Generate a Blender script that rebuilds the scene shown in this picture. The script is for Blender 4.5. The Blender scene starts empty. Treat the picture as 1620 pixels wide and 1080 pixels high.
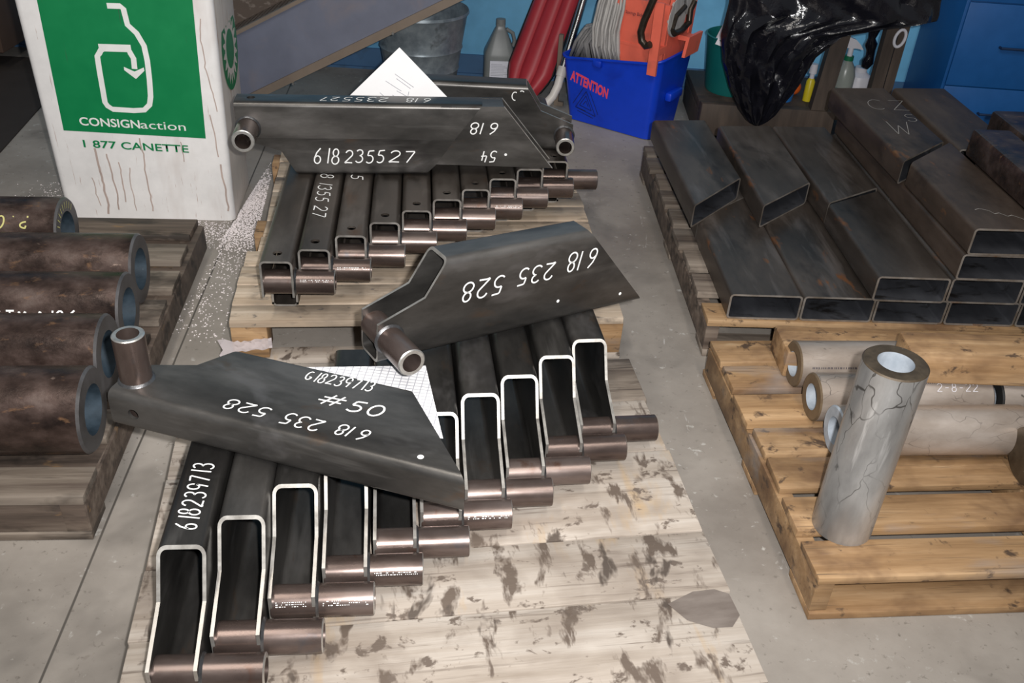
import bpy, bmesh, math, random
from mathutils import Vector, Matrix, Euler
random.seed(7)
SC = bpy.context.scene
COL = SC.collection
PI = math.pi

# ------------------------------------------------------------------ camera, world, lights, exposure
cam = bpy.data.cameras.new('camera'); cam_o = bpy.data.objects.new('camera', cam); COL.objects.link(cam_o)
cam.sensor_width = 36.0; cam.lens = 36.0 * 1509.2 / 1620.0; cam.clip_start = 0.05
pit, rol = math.radians(33.59), math.radians(3.674)
cp, sp = math.cos(pit), math.sin(pit); c_, s_ = math.cos(rol), math.sin(rol)
right0, down0, fwd0 = Vector((1, 0, 0)), Vector((0, -sp, -cp)), Vector((0, cp, -sp))
right = right0 * c_ - down0 * s_; down = right0 * s_ + down0 * c_
M = Matrix((right, -down, -fwd0)).transposed().to_4x4(); M.translation = Vector((0, 0, 1.6))
cam_o.matrix_world = M
SC.camera = cam_o

SC.view_settings.view_transform = 'Standard'; SC.view_settings.look = 'None'
SC.view_settings.gamma = 1.0; SC.view_settings.use_curve_mapping = False
SC.view_settings.exposure = 0.0

world = bpy.data.worlds.new('workshop_air'); SC.world = world; world.use_nodes = True
world.node_tree.nodes['Background'].inputs[0].default_value = (0.92, 0.96, 1.0, 1)
world.node_tree.nodes['Background'].inputs[1].default_value = 0.19

def lamp(name, kind, loc, energy, color=(1, 1, 1), size=0.1, size_y=None, aim=None):
    l = bpy.data.lights.new(name, kind); l.energy = energy; l.color = color
    o = bpy.data.objects.new(name, l); COL.objects.link(o); o.location = loc
    if kind == 'AREA':
        l.shape = 'RECTANGLE' if size_y else 'DISK'; l.size = size
        if size_y: l.size_y = size_y
    else: l.shadow_soft_size = size
    if aim: o.rotation_euler = (Vector(aim) - Vector(loc)).to_track_quat('-Z', 'Y').to_euler()
    return o
fl = lamp('camera_flash', 'SPOT', (0.075, 0.0, 1.655), 300, (1.0, 0.985, 0.97), 0.018, None, (-.05, 2.9, .35)); fl.data.spot_size = math.radians(96); fl.data.spot_blend = 0.9
lamp('ceiling_lamp', 'AREA', (-1.2, .2, 4.6), 74, (1.0, 0.94, 0.86), 0.35, 2.4, (-1.2, .2, 0))
lamp('ceiling_lamp', 'AREA', (1.2, -0.5, 4.6), 74, (1.0, 0.95, 0.88), 0.35, 2.4, (1.2, -0.5, 0))

# ------------------------------------------------------------------ material helpers
MATS = {}
def nn(nt, t, **kw):
    n = nt.nodes.new(t)
    for k, v in kw.items(): setattr(n, k, v)
    return n
def rgb(r, g=None, b=None):
    if g is None: r, g, b = r
    return (r, g, b, 1)
def surf(name, cols, scale=6, stretch=(1, 1, 1), detail=6, metal=0.0, rough=(0.5, 0.6), bump=0.0, bump_scale=None,
         spots=(), coat=0.0, per_object=0.0, alpha=1.0, trans=0.0, spec=0.5, distortion=0.0, cracks=None):
    """cols: 2-4 colours across a noise ramp.  spots: list of (colour, scale, lo, hi, stretch) masks laid over."""
    m = bpy.data.materials.new(name); m.use_nodes = True; nt = m.node_tree
    bs = nt.nodes['Principled BSDF']
    tc = nn(nt, 'ShaderNodeTexCoord'); oi = nn(nt, 'ShaderNodeObjectInfo')
    off = nn(nt, 'ShaderNodeVectorMath', operation='SCALE'); 
    cmb = nn(nt, 'ShaderNodeCombineXYZ')
    for i in range(3): nt.links.new(oi.outputs['Random'], cmb.inputs[i])
    nt.links.new(cmb.outputs[0], off.inputs[0]); off.inputs['Scale'].default_value = 7.3
    add = nn(nt, 'ShaderNodeVectorMath', operation='ADD')
    nt.links.new(tc.outputs['Object'], add.inputs[0]); nt.links.new(off.outputs[0], add.inputs[1])
    def noise(sc, st, det=6, dist=0.0):
        mp = nn(nt, 'ShaderNodeMapping'); mp.inputs['Scale'].default_value = st
        nt.links.new(add.outputs[0], mp.inputs[0])
        n = nn(nt, 'ShaderNodeTexNoise'); n.inputs['Scale'].default_value = sc
        n.inputs['Detail'].default_value = det; n.inputs['Roughness'].default_value = 0.62
        n.inputs['Distortion'].default_value = dist
        nt.links.new(mp.outputs[0], n.inputs['Vector']); return n
    n0 = noise(scale, stretch, detail, distortion)
    rp = nn(nt, 'ShaderNodeValToRGB'); nt.links.new(n0.outputs['Fac'], rp.inputs[0])
    el = rp.color_ramp.elements
    k = len(cols)
    el[0].position = 0.32; el[0].color = rgb(cols[0]); el[1].position = 0.68; el[1].color = rgb(cols[-1])
    for i in range(1, k - 1):
        e = el.new(0.32 + 0.36 * i / (k - 1)); e.color = rgb(cols[i])
    out = rp.outputs[0]
    for sp_ in spots:
        col, sc, lo, hi = sp_[:4]; st = sp_[4] if len(sp_) > 4 else (1, 1, 1)
        ns = noise(sc, st, 4, 0.3)
        mr = nn(nt, 'ShaderNodeMapRange'); mr.inputs[1].default_value = lo; mr.inputs[2].default_value = hi
        nt.links.new(ns.outputs['Fac'], mr.inputs[0])
        mx = nn(nt, 'ShaderNodeMix', data_type='RGBA'); nt.links.new(mr.outputs[0], mx.inputs[0])
        nt.links.new(out, mx.inputs[6]); mx.inputs[7].default_value = rgb(col); out = mx.outputs[2]
    if cracks:
        ccol, csc, cw, cst = cracks
        nd = noise(4.0, (1, 1, 1), 4); mp2 = nn(nt, 'ShaderNodeMapping'); mp2.inputs['Scale'].default_value = cst
        va = nn(nt, 'ShaderNodeVectorMath', operation='MULTIPLY_ADD'); nt.links.new(nd.outputs['Color'], va.inputs[0]); va.inputs[1].default_value = (.12, .12, .12)
        nt.links.new(add.outputs[0], va.inputs[2]); nt.links.new(va.outputs[0], mp2.inputs[0])
        vo = nn(nt, 'ShaderNodeTexVoronoi', feature='DISTANCE_TO_EDGE'); vo.inputs['Scale'].default_value = csc; nt.links.new(mp2.outputs[0], vo.inputs['Vector'])
        ng = noise(7.0, (1, 1, 1), 3); mg = nn(nt, 'ShaderNodeMapRange'); mg.inputs[1].default_value = .42; mg.inputs[2].default_value = .62; mg.inputs[3].default_value = 0; mg.inputs[4].default_value = 1
        nt.links.new(ng.outputs['Fac'], mg.inputs[0])
        mr = nn(nt, 'ShaderNodeMapRange'); mr.inputs[1].default_value = cw * .4; mr.inputs[2].default_value = cw; mr.inputs[3].default_value = .9; mr.inputs[4].default_value = 0
        nt.links.new(vo.outputs['Distance'], mr.inputs[0])
        ml = nn(nt, 'ShaderNodeMath', operation='MULTIPLY'); nt.links.new(mr.outputs[0], ml.inputs[0]); nt.links.new(mg.outputs[0], ml.inputs[1])
        mx = nn(nt, 'ShaderNodeMix', data_type='RGBA'); nt.links.new(ml.outputs[0], mx.inputs[0]); nt.links.new(out, mx.inputs[6]); mx.inputs[7].default_value = rgb(ccol); out = mx.outputs[2]
    if per_object:
        hs = nn(nt, 'ShaderNodeHueSaturation'); mr = nn(nt, 'ShaderNodeMapRange')
        mr.inputs[3].default_value = 1 - per_object; mr.inputs[4].default_value = 1 + per_object
        nt.links.new(oi.outputs['Random'], mr.inputs[0]); nt.links.new(mr.outputs[0], hs.inputs['Value'])
        nt.links.new(out, hs.inputs['Color']); out = hs.outputs[0]
    nt.links.new(out, bs.inputs['Base Color'])
    mr = nn(nt, 'ShaderNodeMapRange'); mr.inputs[1].default_value = 0.3; mr.inputs[2].default_value = 0.7
    mr.inputs[3].default_value = rough[0]; mr.inputs[4].default_value = rough[1]
    nt.links.new(n0.outputs['Fac'], mr.inputs[0]); nt.links.new(mr.outputs[0], bs.inputs['Roughness'])
    bs.inputs['Metallic'].default_value = metal
    bs.inputs['Specular IOR Level'].default_value = spec
    bs.inputs['Coat Weight'].default_value = coat
    bs.inputs['Transmission Weight'].default_value = trans
    if alpha < 1: bs.inputs['Alpha'].default_value = alpha
    if bump:
        nb = noise(bump_scale or scale * 3, stretch, 5); bp = nn(nt, 'ShaderNodeBump')
        bp.inputs['Strength'].default_value = bump; bp.inputs['Distance'].default_value = 0.01
        nt.links.new(nb.outputs['Fac'], bp.inputs['Height']); nt.links.new(bp.outputs[0], bs.inputs['Normal'])
    MATS[name] = m
    return m

# steel
surf('mill_scale_steel', [(.040, .038, .036), (.085, .080, .075), (.15, .142, .135)], 6, (1, .35, 1), metal=.72, rough=(.27, .44), bump=.04,
     spots=[((.21, .20, .20), 7, .58, .80, (1, .5, 1)), ((.20, .19, .18), 15, .61, .80, (1, .12, 1)), ((.11, .070, .045), 11, .62, .78, (1, .5, 1)), ((.026, .024, .024), 5, .54, .76, (1, .4, 1))], per_object=.15)
surf('brown_channel_steel', [(.040, .034, .029), (.080, .066, .056), (.14, .122, .108)], 6, (1, .35, 1), metal=.5, rough=(.32, .48), bump=.04,
     spots=[((.17, .15, .135), 8, .58, .80, (1, .3, 1)), ((.10, .055, .032), 9, .60, .78, (1, .5, 1)), ((.02, .018, .016), 5, .58, .76, (1, .4, 1))], per_object=.15)
surf('cut_steel', [(.29, .27, .245), (.50, .48, .45)], 30, metal=.7, rough=(.34, .48))
surf('bushing_steel', [(.070, .050, .044), (.12, .088, .077), (.175, .138, .125)], 9, (.4, 1, 1), metal=.68, rough=(.22, .34), bump=.03,
     spots=[((.09, .09, .10), 12, .62, .8), ((.10, .055, .04), 20, .62, .76)], per_object=.12)
surf('bushing_end', [(.50, .49, .47), (.68, .67, .64)], 60, metal=.85, rough=(.3, .4))
surf('weld_metal', [(.08, .08, .085), (.17, .17, .175)], 40, metal=.8, rough=(.28, .4), bump=.12, bump_scale=70)
surf('tube_steel', [(.045, .036, .030), (.088, .071, .060), (.15, .125, .108)], 5, (1, .3, 1), metal=.55, rough=(.34, .54), bump=.04,
     spots=[((.20, .17, .155), 6, .56, .80, (2, .3, 2)), ((.018, .014, .013), 5, .58, .74, (1, .5, 1)), ((.24, .095, .034), 8, .635, .72, (1.6, .5, 1.6))], per_object=.18)
surf('rusty_tube_steel', [(.034, .024, .018), (.070, .049, .037), (.11, .080, .062)], 5, (1, .4, 1), metal=.4, rough=(.40, .58), bump=.05,
     spots=[((.018, .013, .011), 5, .58, .74, (1, .5, 1)), ((.22, .095, .034), 9, .64, .74, (1.4, .6, 1.4))], per_object=.12)
surf('tube_bore', [(.035, .036, .042), (.085, .088, .10)], 7, (1, .4, 1), metal=.4, rough=(.35, .5), spots=[((.02, .018, .018), 9, .55, .68, (1, 2, 1))])
surf('pipe_rust', [(.022, .014, .012), (.052, .033, .027), (.088, .058, .049), (.13, .095, .083)], 13, (.7, 1, 1), metal=.5, rough=(.24, .52), bump=.14,
     spots=[((.22, .12, .065), 34, .61, .74, (.5, 1, 1)), ((.020, .015, .013), 8, .60, .78), ((.12, .085, .072), 14, .60, .76, (.5, 1.4, 1.4)), ((.30, .22, .18), 50, .68, .78, (.4, 1, 1))])
surf('pipe_cut', [(.085, .080, .080), (.16, .155, .16)], 14, metal=.5, rough=(.4, .55))
surf('pipe_bore', [(.018, .030, .042), (.045, .07, .095)], 22, metal=.2, rough=(.5, .7), spots=[((.35, .40, .44), 70, .70, .78)])
surf('grey_pipe', [(.28, .225, .185), (.38, .32, .275), (.50, .44, .395)], 7, (.5, 1, 1), metal=.45, rough=(.30, .45), bump=.03,
     spots=[((.055, .048, .042), 30, .68, .74, (.35, 1, 1))], per_object=.08, cracks=((.13, .11, .095), 12, .007, (.5, 1.6, 1.6)))
surf('silver_pipe', [(.27, .265, .26), (.42, .415, .41), (.60, .595, .59)], 9, (1, 1, .30), metal=.6, rough=(.28, .44), bump=.04,
     spots=[((.20, .195, .19), 5, .56, .72, (1, 1, .4)), ((.78, .775, .77), 26, .62, .78, (1, 1, .15)), ((.10, .098, .095), 18, .66, .74, (1, 1, .5))], cracks=((.07, .065, .06), 13, .020, (1.6, 1.6, .5)))
surf('grey_pipe_cut', [(.13, .09, .055), (.20, .145, .09)], 30, metal=.3, rough=(.4, .5))
surf('dark_pipe_cut', [(.055, .040, .026), (.10, .075, .05)], 40, metal=.4, rough=(.3, .45), spots=[((.6, .6, .6), 160, .74, .80)])
surf('light_bore', [(.30, .34, .39), (.45, .49, .54)], 26, metal=.15, rough=(.5, .6))
surf('tube_edge', [(.20, .16, .125), (.42, .39, .36)], 14, metal=.6, rough=(.35, .5), spots=[((.22, .10, .04), 9, .60, .7)])
# wood
WS = (.35, 5, 5)
surf('fresh_pine', [(.35, .265, .19), (.48, .38, .285), (.62, .515, .41)], 5, WS, rough=(.6, .75), bump=.12,
     spots=[((.27, .215, .165), 3.5, .48, .68, (.8, 2.2, 2)), ((.13, .105, .085), 8, .56, .72, (1.0, 2.2, 2)), ((.16, .14, .125), 15, .62, .70, (1.5, 2.0, 2)), ((.20, .15, .105), 30, .60, .74, (.12, 3, 3)), ((.55, .42, .26), 4, .64, .78, (.8, 2, 2))], per_object=.16)
surf('amber_pine', [(.23, .13, .058), (.33, .20, .098), (.44, .285, .155)], 5, WS, rough=(.55, .72), bump=.15,
     spots=[((.15, .082, .040), 3.4, .48, .68, (1.2, 2, 2)), ((.075, .045, .027), 12, .60, .68, (1.4, 1.6, 2)), ((.23, .20, .185), 3.0, .58, .76, (.6, 2, 2)), ((.50, .36, .22), 9, .66, .78, (.5, 3, 2)), ((.12, .075, .042), 34, .60, .74, (.10, 3, 3))], per_object=.14)
surf('weathered_plank', [(.29, .24, .195), (.39, .335, .285), (.47, .42, .37)], 5, WS, rough=(.6, .78), bump=.12,
     spots=[((.42, .29, .16), 4, .57, .76, (3, .9, 1)), ((.24, .195, .16), 3.0, .48, .68, (1.0, 1.4, 2)), ((.17, .135, .11), 24, .58, .72, (.13, 3, 3)), ((.12, .090, .070), 8, .555, .63, (2.4, 1.0, 2)), ((.13, .10, .08), 16, .59, .65, (1.2, 1.6, 2)),
            ((.085, .065, .052), 6, .61, .66, (2.0, 1.0, 2))], per_object=.06)
surf('oil_stain', [(.075, .057, .047), (.13, .105, .090), (.19, .16, .14)], 7, (.6, 2, 1), rough=(.45, .6))
surf('grey_plank', [(.095, .070, .055), (.18, .145, .115), (.27, .225, .185)], 5, WS, rough=(.65, .8), bump=.15,
     spots=[((.05, .038, .030), 5, .52, .68, (.8, 2, 2)), ((.34, .29, .24), 9, .66, .78, (.5, 3, 2)), ((.05, .037, .03), 30, .60, .74, (.12, 3, 3))], per_object=.18)
surf('dark_plank', [(.050, .036, .028), (.11, .080, .062), (.18, .14, .11)], 5, WS, rough=(.6, .75), bump=.15,
     spots=[((.03, .022, .017), 6, .54, .66, (.8, 2, 2)), ((.22, .13, .06), 9, .66, .74, (.6, 2, 2))], per_object=.15)
surf('rack_wood', [(.035, .024, .018), (.075, .053, .040)], 6, (4, 4, .5), rough=(.6, .75), bump=.1)
surf('end_grain', [(.30, .22, .15), (.44, .34, .25)], 30, rough=(.7, .8))
# paint, plastic, paper, cloth
def plain(name, col, rough=.5, metal=0.0, var=.06, **kw):
    lo = tuple(max(0, c * (1 - var)) for c in col); hi = tuple(min(1, c * (1 + var)) for c in col)
    return surf(name, [lo, hi], 12, rough=(rough, min(1, rough + .08)), metal=metal, **kw)
plain('paint_marker', (.86, .86, .85), .6)
plain('chalk_line', (.33, .31, .29), .8)
plain('yellow_marker', (.62, .58, .22), .6)
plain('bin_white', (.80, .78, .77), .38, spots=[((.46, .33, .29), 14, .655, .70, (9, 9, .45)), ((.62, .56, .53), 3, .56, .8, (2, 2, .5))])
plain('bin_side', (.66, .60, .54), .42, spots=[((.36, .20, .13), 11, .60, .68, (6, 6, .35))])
plain('drip_brown', (.47, .37, .33), .5, var=.18)
plain('sign_green', (.004, .20, .065), .35, spots=[((.03, .13, .06), 16, .68, .74, (7, 7, .4))])
plain('sign_white', (.80, .80, .78), .4)
plain('wall_blue', (.15, .44, .70), .5, spots=[((.10, .31, .52), 2.2, .5, .7)])
plain('base_blue', (.05, .13, .26), .5, spots=[((.04, .075, .12), 5, .55, .7)])
plain('chute_grey', (.145, .155, .205), .45, metal=.1, spots=[((.19, .17, .19), 4, .55, .75)])
plain('chute_edge', (.20, .155, .12), .5, metal=.2)
plain('belt_brown', (.085, .063, .050), .7, spots=[((.16, .13, .11), 60, .54, .62, (.5, 1, 1))])
surf('galvanized', [(.17, .205, .235), (.28, .325, .355), (.40, .45, .48)], 12, metal=.35, rough=(.35, .5), spots=[((.05, .055, .06), 6, .60, .72)])
plain('jug_plastic', (.27, .285, .28), .35, trans=.15)
plain('label_paper', (.80, .80, .88), .6)
plain('label_blue', (.06, .07, .25), .6)
plain('red_vinyl', (.40, .028, .040), .42, spots=[((.26, .02, .03), 5, .55, .75)])
plain('black_trim', (.012, .012, .012), .4)
plain('chrome', (.50, .50, .50), .18, metal=1.0)
plain('white_pvc', (.62, .58, .54), .4)
plain('bucket_blue', (.003, .045, .55), .34, spots=[((.002, .022, .34), 4, .55, .75)])
plain('wringer_orange', (.80, .15, .095), .42, spots=[((.50, .13, .09), 7, .58, .72)])
plain('marking_red', (.85, .075, .14), .4)
plain('mark_black', (.008, .010, .03), .5)
surf('mop_cotton', [(.30, .28, .27), (.55, .53, .51)], 30, (3, 3, .4), rough=(.8, .9))
surf('mop_dirty', [(.17, .165, .165), (.30, .29, .29)], 30, (3, 3, .4), rough=(.8, .9))
surf('oily_steel', [(.018, .015, .012), (.075, .058, .045)], 14, metal=.6, rough=(.25, .4))
plain('teal_plastic', (.005, .135, .125), .4)
plain('blue_plastic', (.02, .16, .48), .4)
surf('bin_bag', [(.005, .005, .008), (.009, .009, .013)], 6, rough=(.10, .18), spec=.6, bump=.35, bump_scale=22)
plain('locker_blue', (.004, .085, .29), .42)
plain('locker_seam', (.002, .02, .07), .6)
plain('bottle_clear', (.33, .36, .33), .25, trans=.3)
plain('bottle_liquid', (.12, .19, .17), .25, trans=.2)
plain('white_plastic', (.66, .65, .70), .4)
plain('green_cap', (.005, .14, .06), .4)
plain('yellow_plastic', (.70, .56, .02), .35)
plain('orange_plastic', (.75, .13, .02), .35)
plain('red_plastic', (.45, .02, .03), .35)
plain('rubber_mat', (.030, .022, .018), .7)
plain('cabinet_brown', (.065, .038, .026), .6)
plain('granule_white', (.72, .66, .66), .8)
plain('screw_steel', (.5, .5, .48), .3, metal=.9)
plain('wrap_film', (.78, .70, .72), .10, alpha=.6)
plain('end_shade', (.02, .02, .02), .3)  # shade at a pipe mouth, put into a near-black colour
# paper with a printed grid / drawing
def paper_mat(name, pitch_u, pitch_v, line=.08, tint=(.86, .85, .86)):
    m = plain(name, tint, .7, var=.02); nt = m.node_tree; bs = nt.nodes['Principled BSDF']
    src = bs.inputs['Base Color'].links[0].from_socket
    tc = nn(nt, 'ShaderNodeTexCoord'); br = nn(nt, 'ShaderNodeTexBrick')
    br.offset = 0; br.inputs['Scale'].default_value = 1.0; br.inputs['Brick Width'].default_value = pitch_u
    br.inputs['Row Height'].default_value = pitch_v; br.inputs['Mortar Size'].default_value = min(pitch_u, pitch_v) * line
    br.inputs['Color1'].default_value = (0, 0, 0, 1); br.inputs['Color2'].default_value = (0, 0, 0, 1); br.inputs['Mortar'].default_value = (1, 1, 1, 1)
    nt.links.new(tc.outputs['Object'], br.inputs['Vector'])
    mx = nn(nt, 'ShaderNodeMix', data_type='RGBA'); nt.links.new(br.outputs['Fac'], mx.inputs[0])
    nt.links.new(src, mx.inputs[6]); mx.inputs[7].default_value = (.42, .42, .46, 1)
    nt.links.new(mx.outputs[2], bs.inputs['Base Color']); return m
paper_mat('grid_paper', .016, .011, .10)
paper_mat('table_paper', .014, .018, .09)
plain('drawing_paper', (.88, .87, .88), .7, var=.02)
plain('print_ink', (.30, .30, .34), .7)
# concrete floor with saw-cut joint, scuffs and dark patches
def concrete():
    m = surf('concrete', [(.20, .175, .152), (.285, .255, .225), (.37, .335, .30)], 1.6, detail=9, rough=(.5, .7), bump=.06, bump_scale=30,
             spots=[((.135, .12, .105), 2.2, .54, .74), ((.44, .42, .39), 34, .64, .74), ((.55, .53, .51), 5, .68, .76, (.35, 3, 1)), ((.50, .48, .46), 9, .68, .75, (3, .5, 1)), ((.16, .14, .12), 60, .62, .74), ((.12, .095, .075), 9, .70, .78)])
    nt = m.node_tree; bs = nt.nodes['Principled BSDF']; src = bs.inputs['Base Color'].links[0].from_socket
    geo = nn(nt, 'ShaderNodeNewGeometry')
    sep = nn(nt, 'ShaderNodeSeparateXYZ'); nt.links.new(geo.outputs['Position'], sep.inputs[0])
    ns = nn(nt, 'ShaderNodeTexNoise'); ns.inputs['Scale'].default_value = 18
    def line(nx, ny, k, w):
        a = nn(nt, 'ShaderNodeMath', operation='MULTIPLY'); nt.links.new(sep.outputs[0], a.inputs[0]); a.inputs[1].default_value = nx
        b = nn(nt, 'ShaderNodeMath', operation='MULTIPLY_ADD'); nt.links.new(sep.outputs[1], b.inputs[0]); b.inputs[1].default_value = ny
        nt.links.new(a.outputs[0], b.inputs[2])
        c = nn(nt, 'ShaderNodeMath', operation='SUBTRACT'); nt.links.new(b.outputs[0], c.inputs[0]); c.inputs[1].default_value = k
        j = nn(nt, 'ShaderNodeMath', operation='MULTIPLY_ADD'); nt.links.new(ns.outputs['Fac'], j.inputs[0]); j.inputs[1].default_value = .006
        nt.links.new(c.outputs[0], j.inputs[2])
        d = nn(nt, 'ShaderNodeMath', operation='ABSOLUTE'); nt.links.new(j.outputs[0], d.inputs[0])
        e = nn(nt, 'ShaderNodeMapRange'); nt.links.new(d.outputs[0], e.inputs[0]); e.inputs[1].default_value = w * .5; e.inputs[2].default_value = w
        e.inputs[3].default_value = 1; e.inputs[4].default_value = 0
        return e.outputs[0]
    dx, dy = -.124, 1.398; L = math.hypot(dx, dy); nx, ny = dy / L, -dx / L
    k = nx * -.888 + ny * 1.509
    out = src
    for fac, col in ((line(nx, ny, k - .003, .0035), (.085, .075, .065, 1)),):
        mx = nn(nt, 'ShaderNodeMix', data_type='RGBA'); nt.links.new(fac, mx.inputs[0]); nt.links.new(out, mx.inputs[6]); mx.inputs[7].default_value = col
        out = mx.outputs[2]
    nt.links.new(out, bs.inputs['Base Color'])
concrete()

# ------------------------------------------------------------------ mesh helpers
class MB:
    def __init__(self): self.bm = bmesh.new(); self.mats = []
    def mi(self, m):
        if m not in self.mats: self.mats.append(m)
        return self.mats.index(m)
    def face(self, vs, m):
        try: f = self.bm.faces.new(vs)
        except ValueError: return None
        f.material_index = self.mi(m); f.smooth = True; return f
    def v(self, p): return self.bm.verts.new(p)
    def box(self, lo, hi, m, jit=0.0, X=None, bevel=0.0):
        X = X or (lambda p: p)
        tmp = bmesh.new() if bevel else None
        bm = tmp or self.bm
        j = lambda: random.uniform(-jit, jit)
        vs = [bm.verts.new(X(Vector(((lo[0], hi[0])[i & 1] + j(), (lo[1], hi[1])[(i >> 1) & 1] + j(), (lo[2], hi[2])[i >> 2] + j() * .4)))) for i in range(8)]
        fs = [(0, 2, 3, 1), (4, 5, 7, 6), (0, 1, 5, 4), (2, 6, 7, 3), (0, 4, 6, 2), (1, 3, 7, 5)]
        for f in fs:
            ff = bm.faces.new([vs[i] for i in f])
            if not bevel: ff.material_index = self.mi(m); ff.smooth = True
        if bevel:
            bmesh.ops.bevel(bm, geom=bm.edges[:], offset=bevel, segments=2, affect='EDGES', profile=.5)
            self.absorb(bm, m)
    def absorb(self, bm, m):
        mp = {v: self.bm.verts.new(v.co) for v in bm.verts}
        for f in bm.faces: self.face([mp[v] for v in f.verts], m)
        bm.free()
    def lathe(self, prof, axis_o, axis, m, n=32, closed=False, mats=None, close_ends=False):
        """prof: list of (distance along axis, radius)."""
        a = Vector(axis).normalized(); o = Vector(axis_o)
        u = a.orthogonal().normalized(); w = a.cross(u)
        rings = []
        for (d, r) in prof:
            rings.append([self.v(o + a * d + (u * math.cos(2 * PI * i / n) + w * math.sin(2 * PI * i / n)) * r) for i in range(n)])
        seq = list(range(len(prof))) + ([0] if closed else [])
        for k in range(len(seq) - 1):
            A, B = rings[seq[k]], rings[seq[k + 1]]
            mm = mats[k] if mats else m
            for i in range(n): self.face([A[i], A[(i + 1) % n], B[(i + 1) % n], B[i]], mm)
        if close_ends:
            self.face(rings[0][::-1], m); self.face(rings[-1], m)
    def tube(self, pts, r, m, n=10, caps=True):
        pts = [Vector(p) for p in pts]; rings = []; prev = None
        for i, p in enumerate(pts):
            d = (pts[min(i + 1, len(pts) - 1)] - pts[max(i - 1, 0)]).normalized()
            if prev is None: u = d.orthogonal().normalized()
            else: u = (prev - d * prev.dot(d)).normalized()
            prev = u; w = d.cross(u); rr = r[i] if isinstance(r, (list, tuple)) else r
            rings.append([self.v(p + (u * math.cos(2 * PI * k / n) + w * math.sin(2 * PI * k / n)) * rr) for k in range(n)])
        for A, B in zip(rings, rings[1:]):
            for i in range(n): self.face([A[i], A[(i + 1) % n], B[(i + 1) % n], B[i]], m)
        if caps: self.face(rings[0][::-1], m); self.face(rings[-1], m)
    def prism(self, poly, X, t0, t1, m, side=None):
        """poly 2-D, X(u,v,t) -> point"""
        A = [self.v(X(u, v, t0)) for u, v in poly]; B = [self.v(X(u, v, t1)) for u, v in poly]
        self.face(A[::-1], m); self.face(B, m); n = len(poly)
        for i in range(n): self.face([A[i], A[(i + 1) % n], B[(i + 1) % n], B[i]], side or m)
    def ribbon(self, strokes, X, w, m, closed=False):
        """flat painted strokes; X(u,v) -> point"""
        def ease(st):
            out = [st[0]]
            for a, p, b in zip(st, st[1:], st[2:]):
                d1 = Vector((p[0] - a[0], p[1] - a[1])); d2 = Vector((b[0] - p[0], b[1] - p[1]))
                if d1.length > 1e-9 and d2.length > 1e-9 and d1.angle(d2) > .8:
                    e1 = min(w * .45, d1.length * .4); e2 = min(w * .45, d2.length * .4)
                    out += [(p[0] - d1.x / d1.length * e1, p[1] - d1.y / d1.length * e1), (p[0] + d2.x / d2.length * e2, p[1] + d2.y / d2.length * e2)]
                else: out.append(p)
            return out + [st[-1]]
        for st in strokes:
            if len(st) > 2: st = ease(st)
            if len(st) == 1:
                u, v = st[0]; self.face([self.v(X(u + w * math.cos(k * PI / 5), v + w * math.sin(k * PI / 5))) for k in range(10)], m); continue
            L, Rr = [], []; n = len(st)
            for i, (u, v) in enumerate(st):
                a = st[i - 1] if i else st[0]; b = st[i + 1] if i < n - 1 else st[-1]
                dx, dy = b[0] - a[0], b[1] - a[1]; l = math.hypot(dx, dy) or 1; nx, ny = -dy / l * w / 2, dx / l * w / 2
                L.append(self.v(X(u + nx, v + ny))); Rr.append(self.v(X(u - nx, v - ny)))
            for i in range(n - 1): self.face([L[i], Rr[i], Rr[i + 1], L[i + 1]], m)
    def build(self, name, parent=None, sharp=32, loc=None, mw=None):
        bmesh.ops.recalc_face_normals(self.bm, faces=self.bm.faces[:])
        me = bpy.data.meshes.new(name); self.bm.to_mesh(me); self.bm.free()
        for m in self.mats: me.materials.append(MATS[m])
        me.set_sharp_from_angle(angle=math.radians(sharp))
        o = bpy.data.objects.new(name, me); COL.objects.link(o)
        if parent: o.parent = parent
        if mw: o.matrix_world = mw
        return o
def tag(o, label, cat, group=None, kind=None):
    o['label'] = label; o['category'] = cat
    if group: o['group'] = group
    if kind: o['kind'] = kind
    return o
def thing(name, label, cat, mw=None, group=None):
    o = bpy.data.objects.new(name, None); COL.objects.link(o); o.empty_display_size = .05
    if mw is not None: o.matrix_world = mw
    return tag(o, label, cat, group)
def structure(o): o['kind'] = 'structure'; return o
def place(x, y, z=0.0, yaw=0.0): return Matrix.Translation((x, y, z)) @ Matrix.Rotation(yaw, 4, 'Z')
def pose(O, eul, base):
    """base: columns are where local x, y, z point before the euler turn"""
    R = Euler(eul, 'XYZ').to_matrix() @ Matrix(base).transposed()
    m = R.to_4x4(); m.translation = Vector(O); return m
def copy_tree(root, mw, label, group=None, drop=()):
    r = root.copy(); COL.objects.link(r); r.matrix_world = mw; r['label'] = label
    if group: r['group'] = group
    for ch in root.children:
        if ch.name.split('.')[0] in drop: continue
        c = ch.copy(); COL.objects.link(c); c.parent = r
        for g in ch.children:
            d = g.copy(); COL.objects.link(d); d.parent = c
    return r
def boolean_cut(o, cutter_builder):
    c = cutter_builder(); md = o.modifiers.new('cut', 'BOOLEAN'); md.operation = 'DIFFERENCE'; md.object = c; md.solver = 'EXACT'
    bpy.context.view_layer.update(); dg = bpy.context.evaluated_depsgraph_get()
    me = bpy.data.meshes.new_from_object(o.evaluated_get(dg)); o.modifiers.clear(); old = o.data; o.data = me; bpy.data.meshes.remove(old)
    bpy.data.objects.remove(c, do_unlink=True); me.set_sharp_from_angle(angle=math.radians(32))

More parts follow.
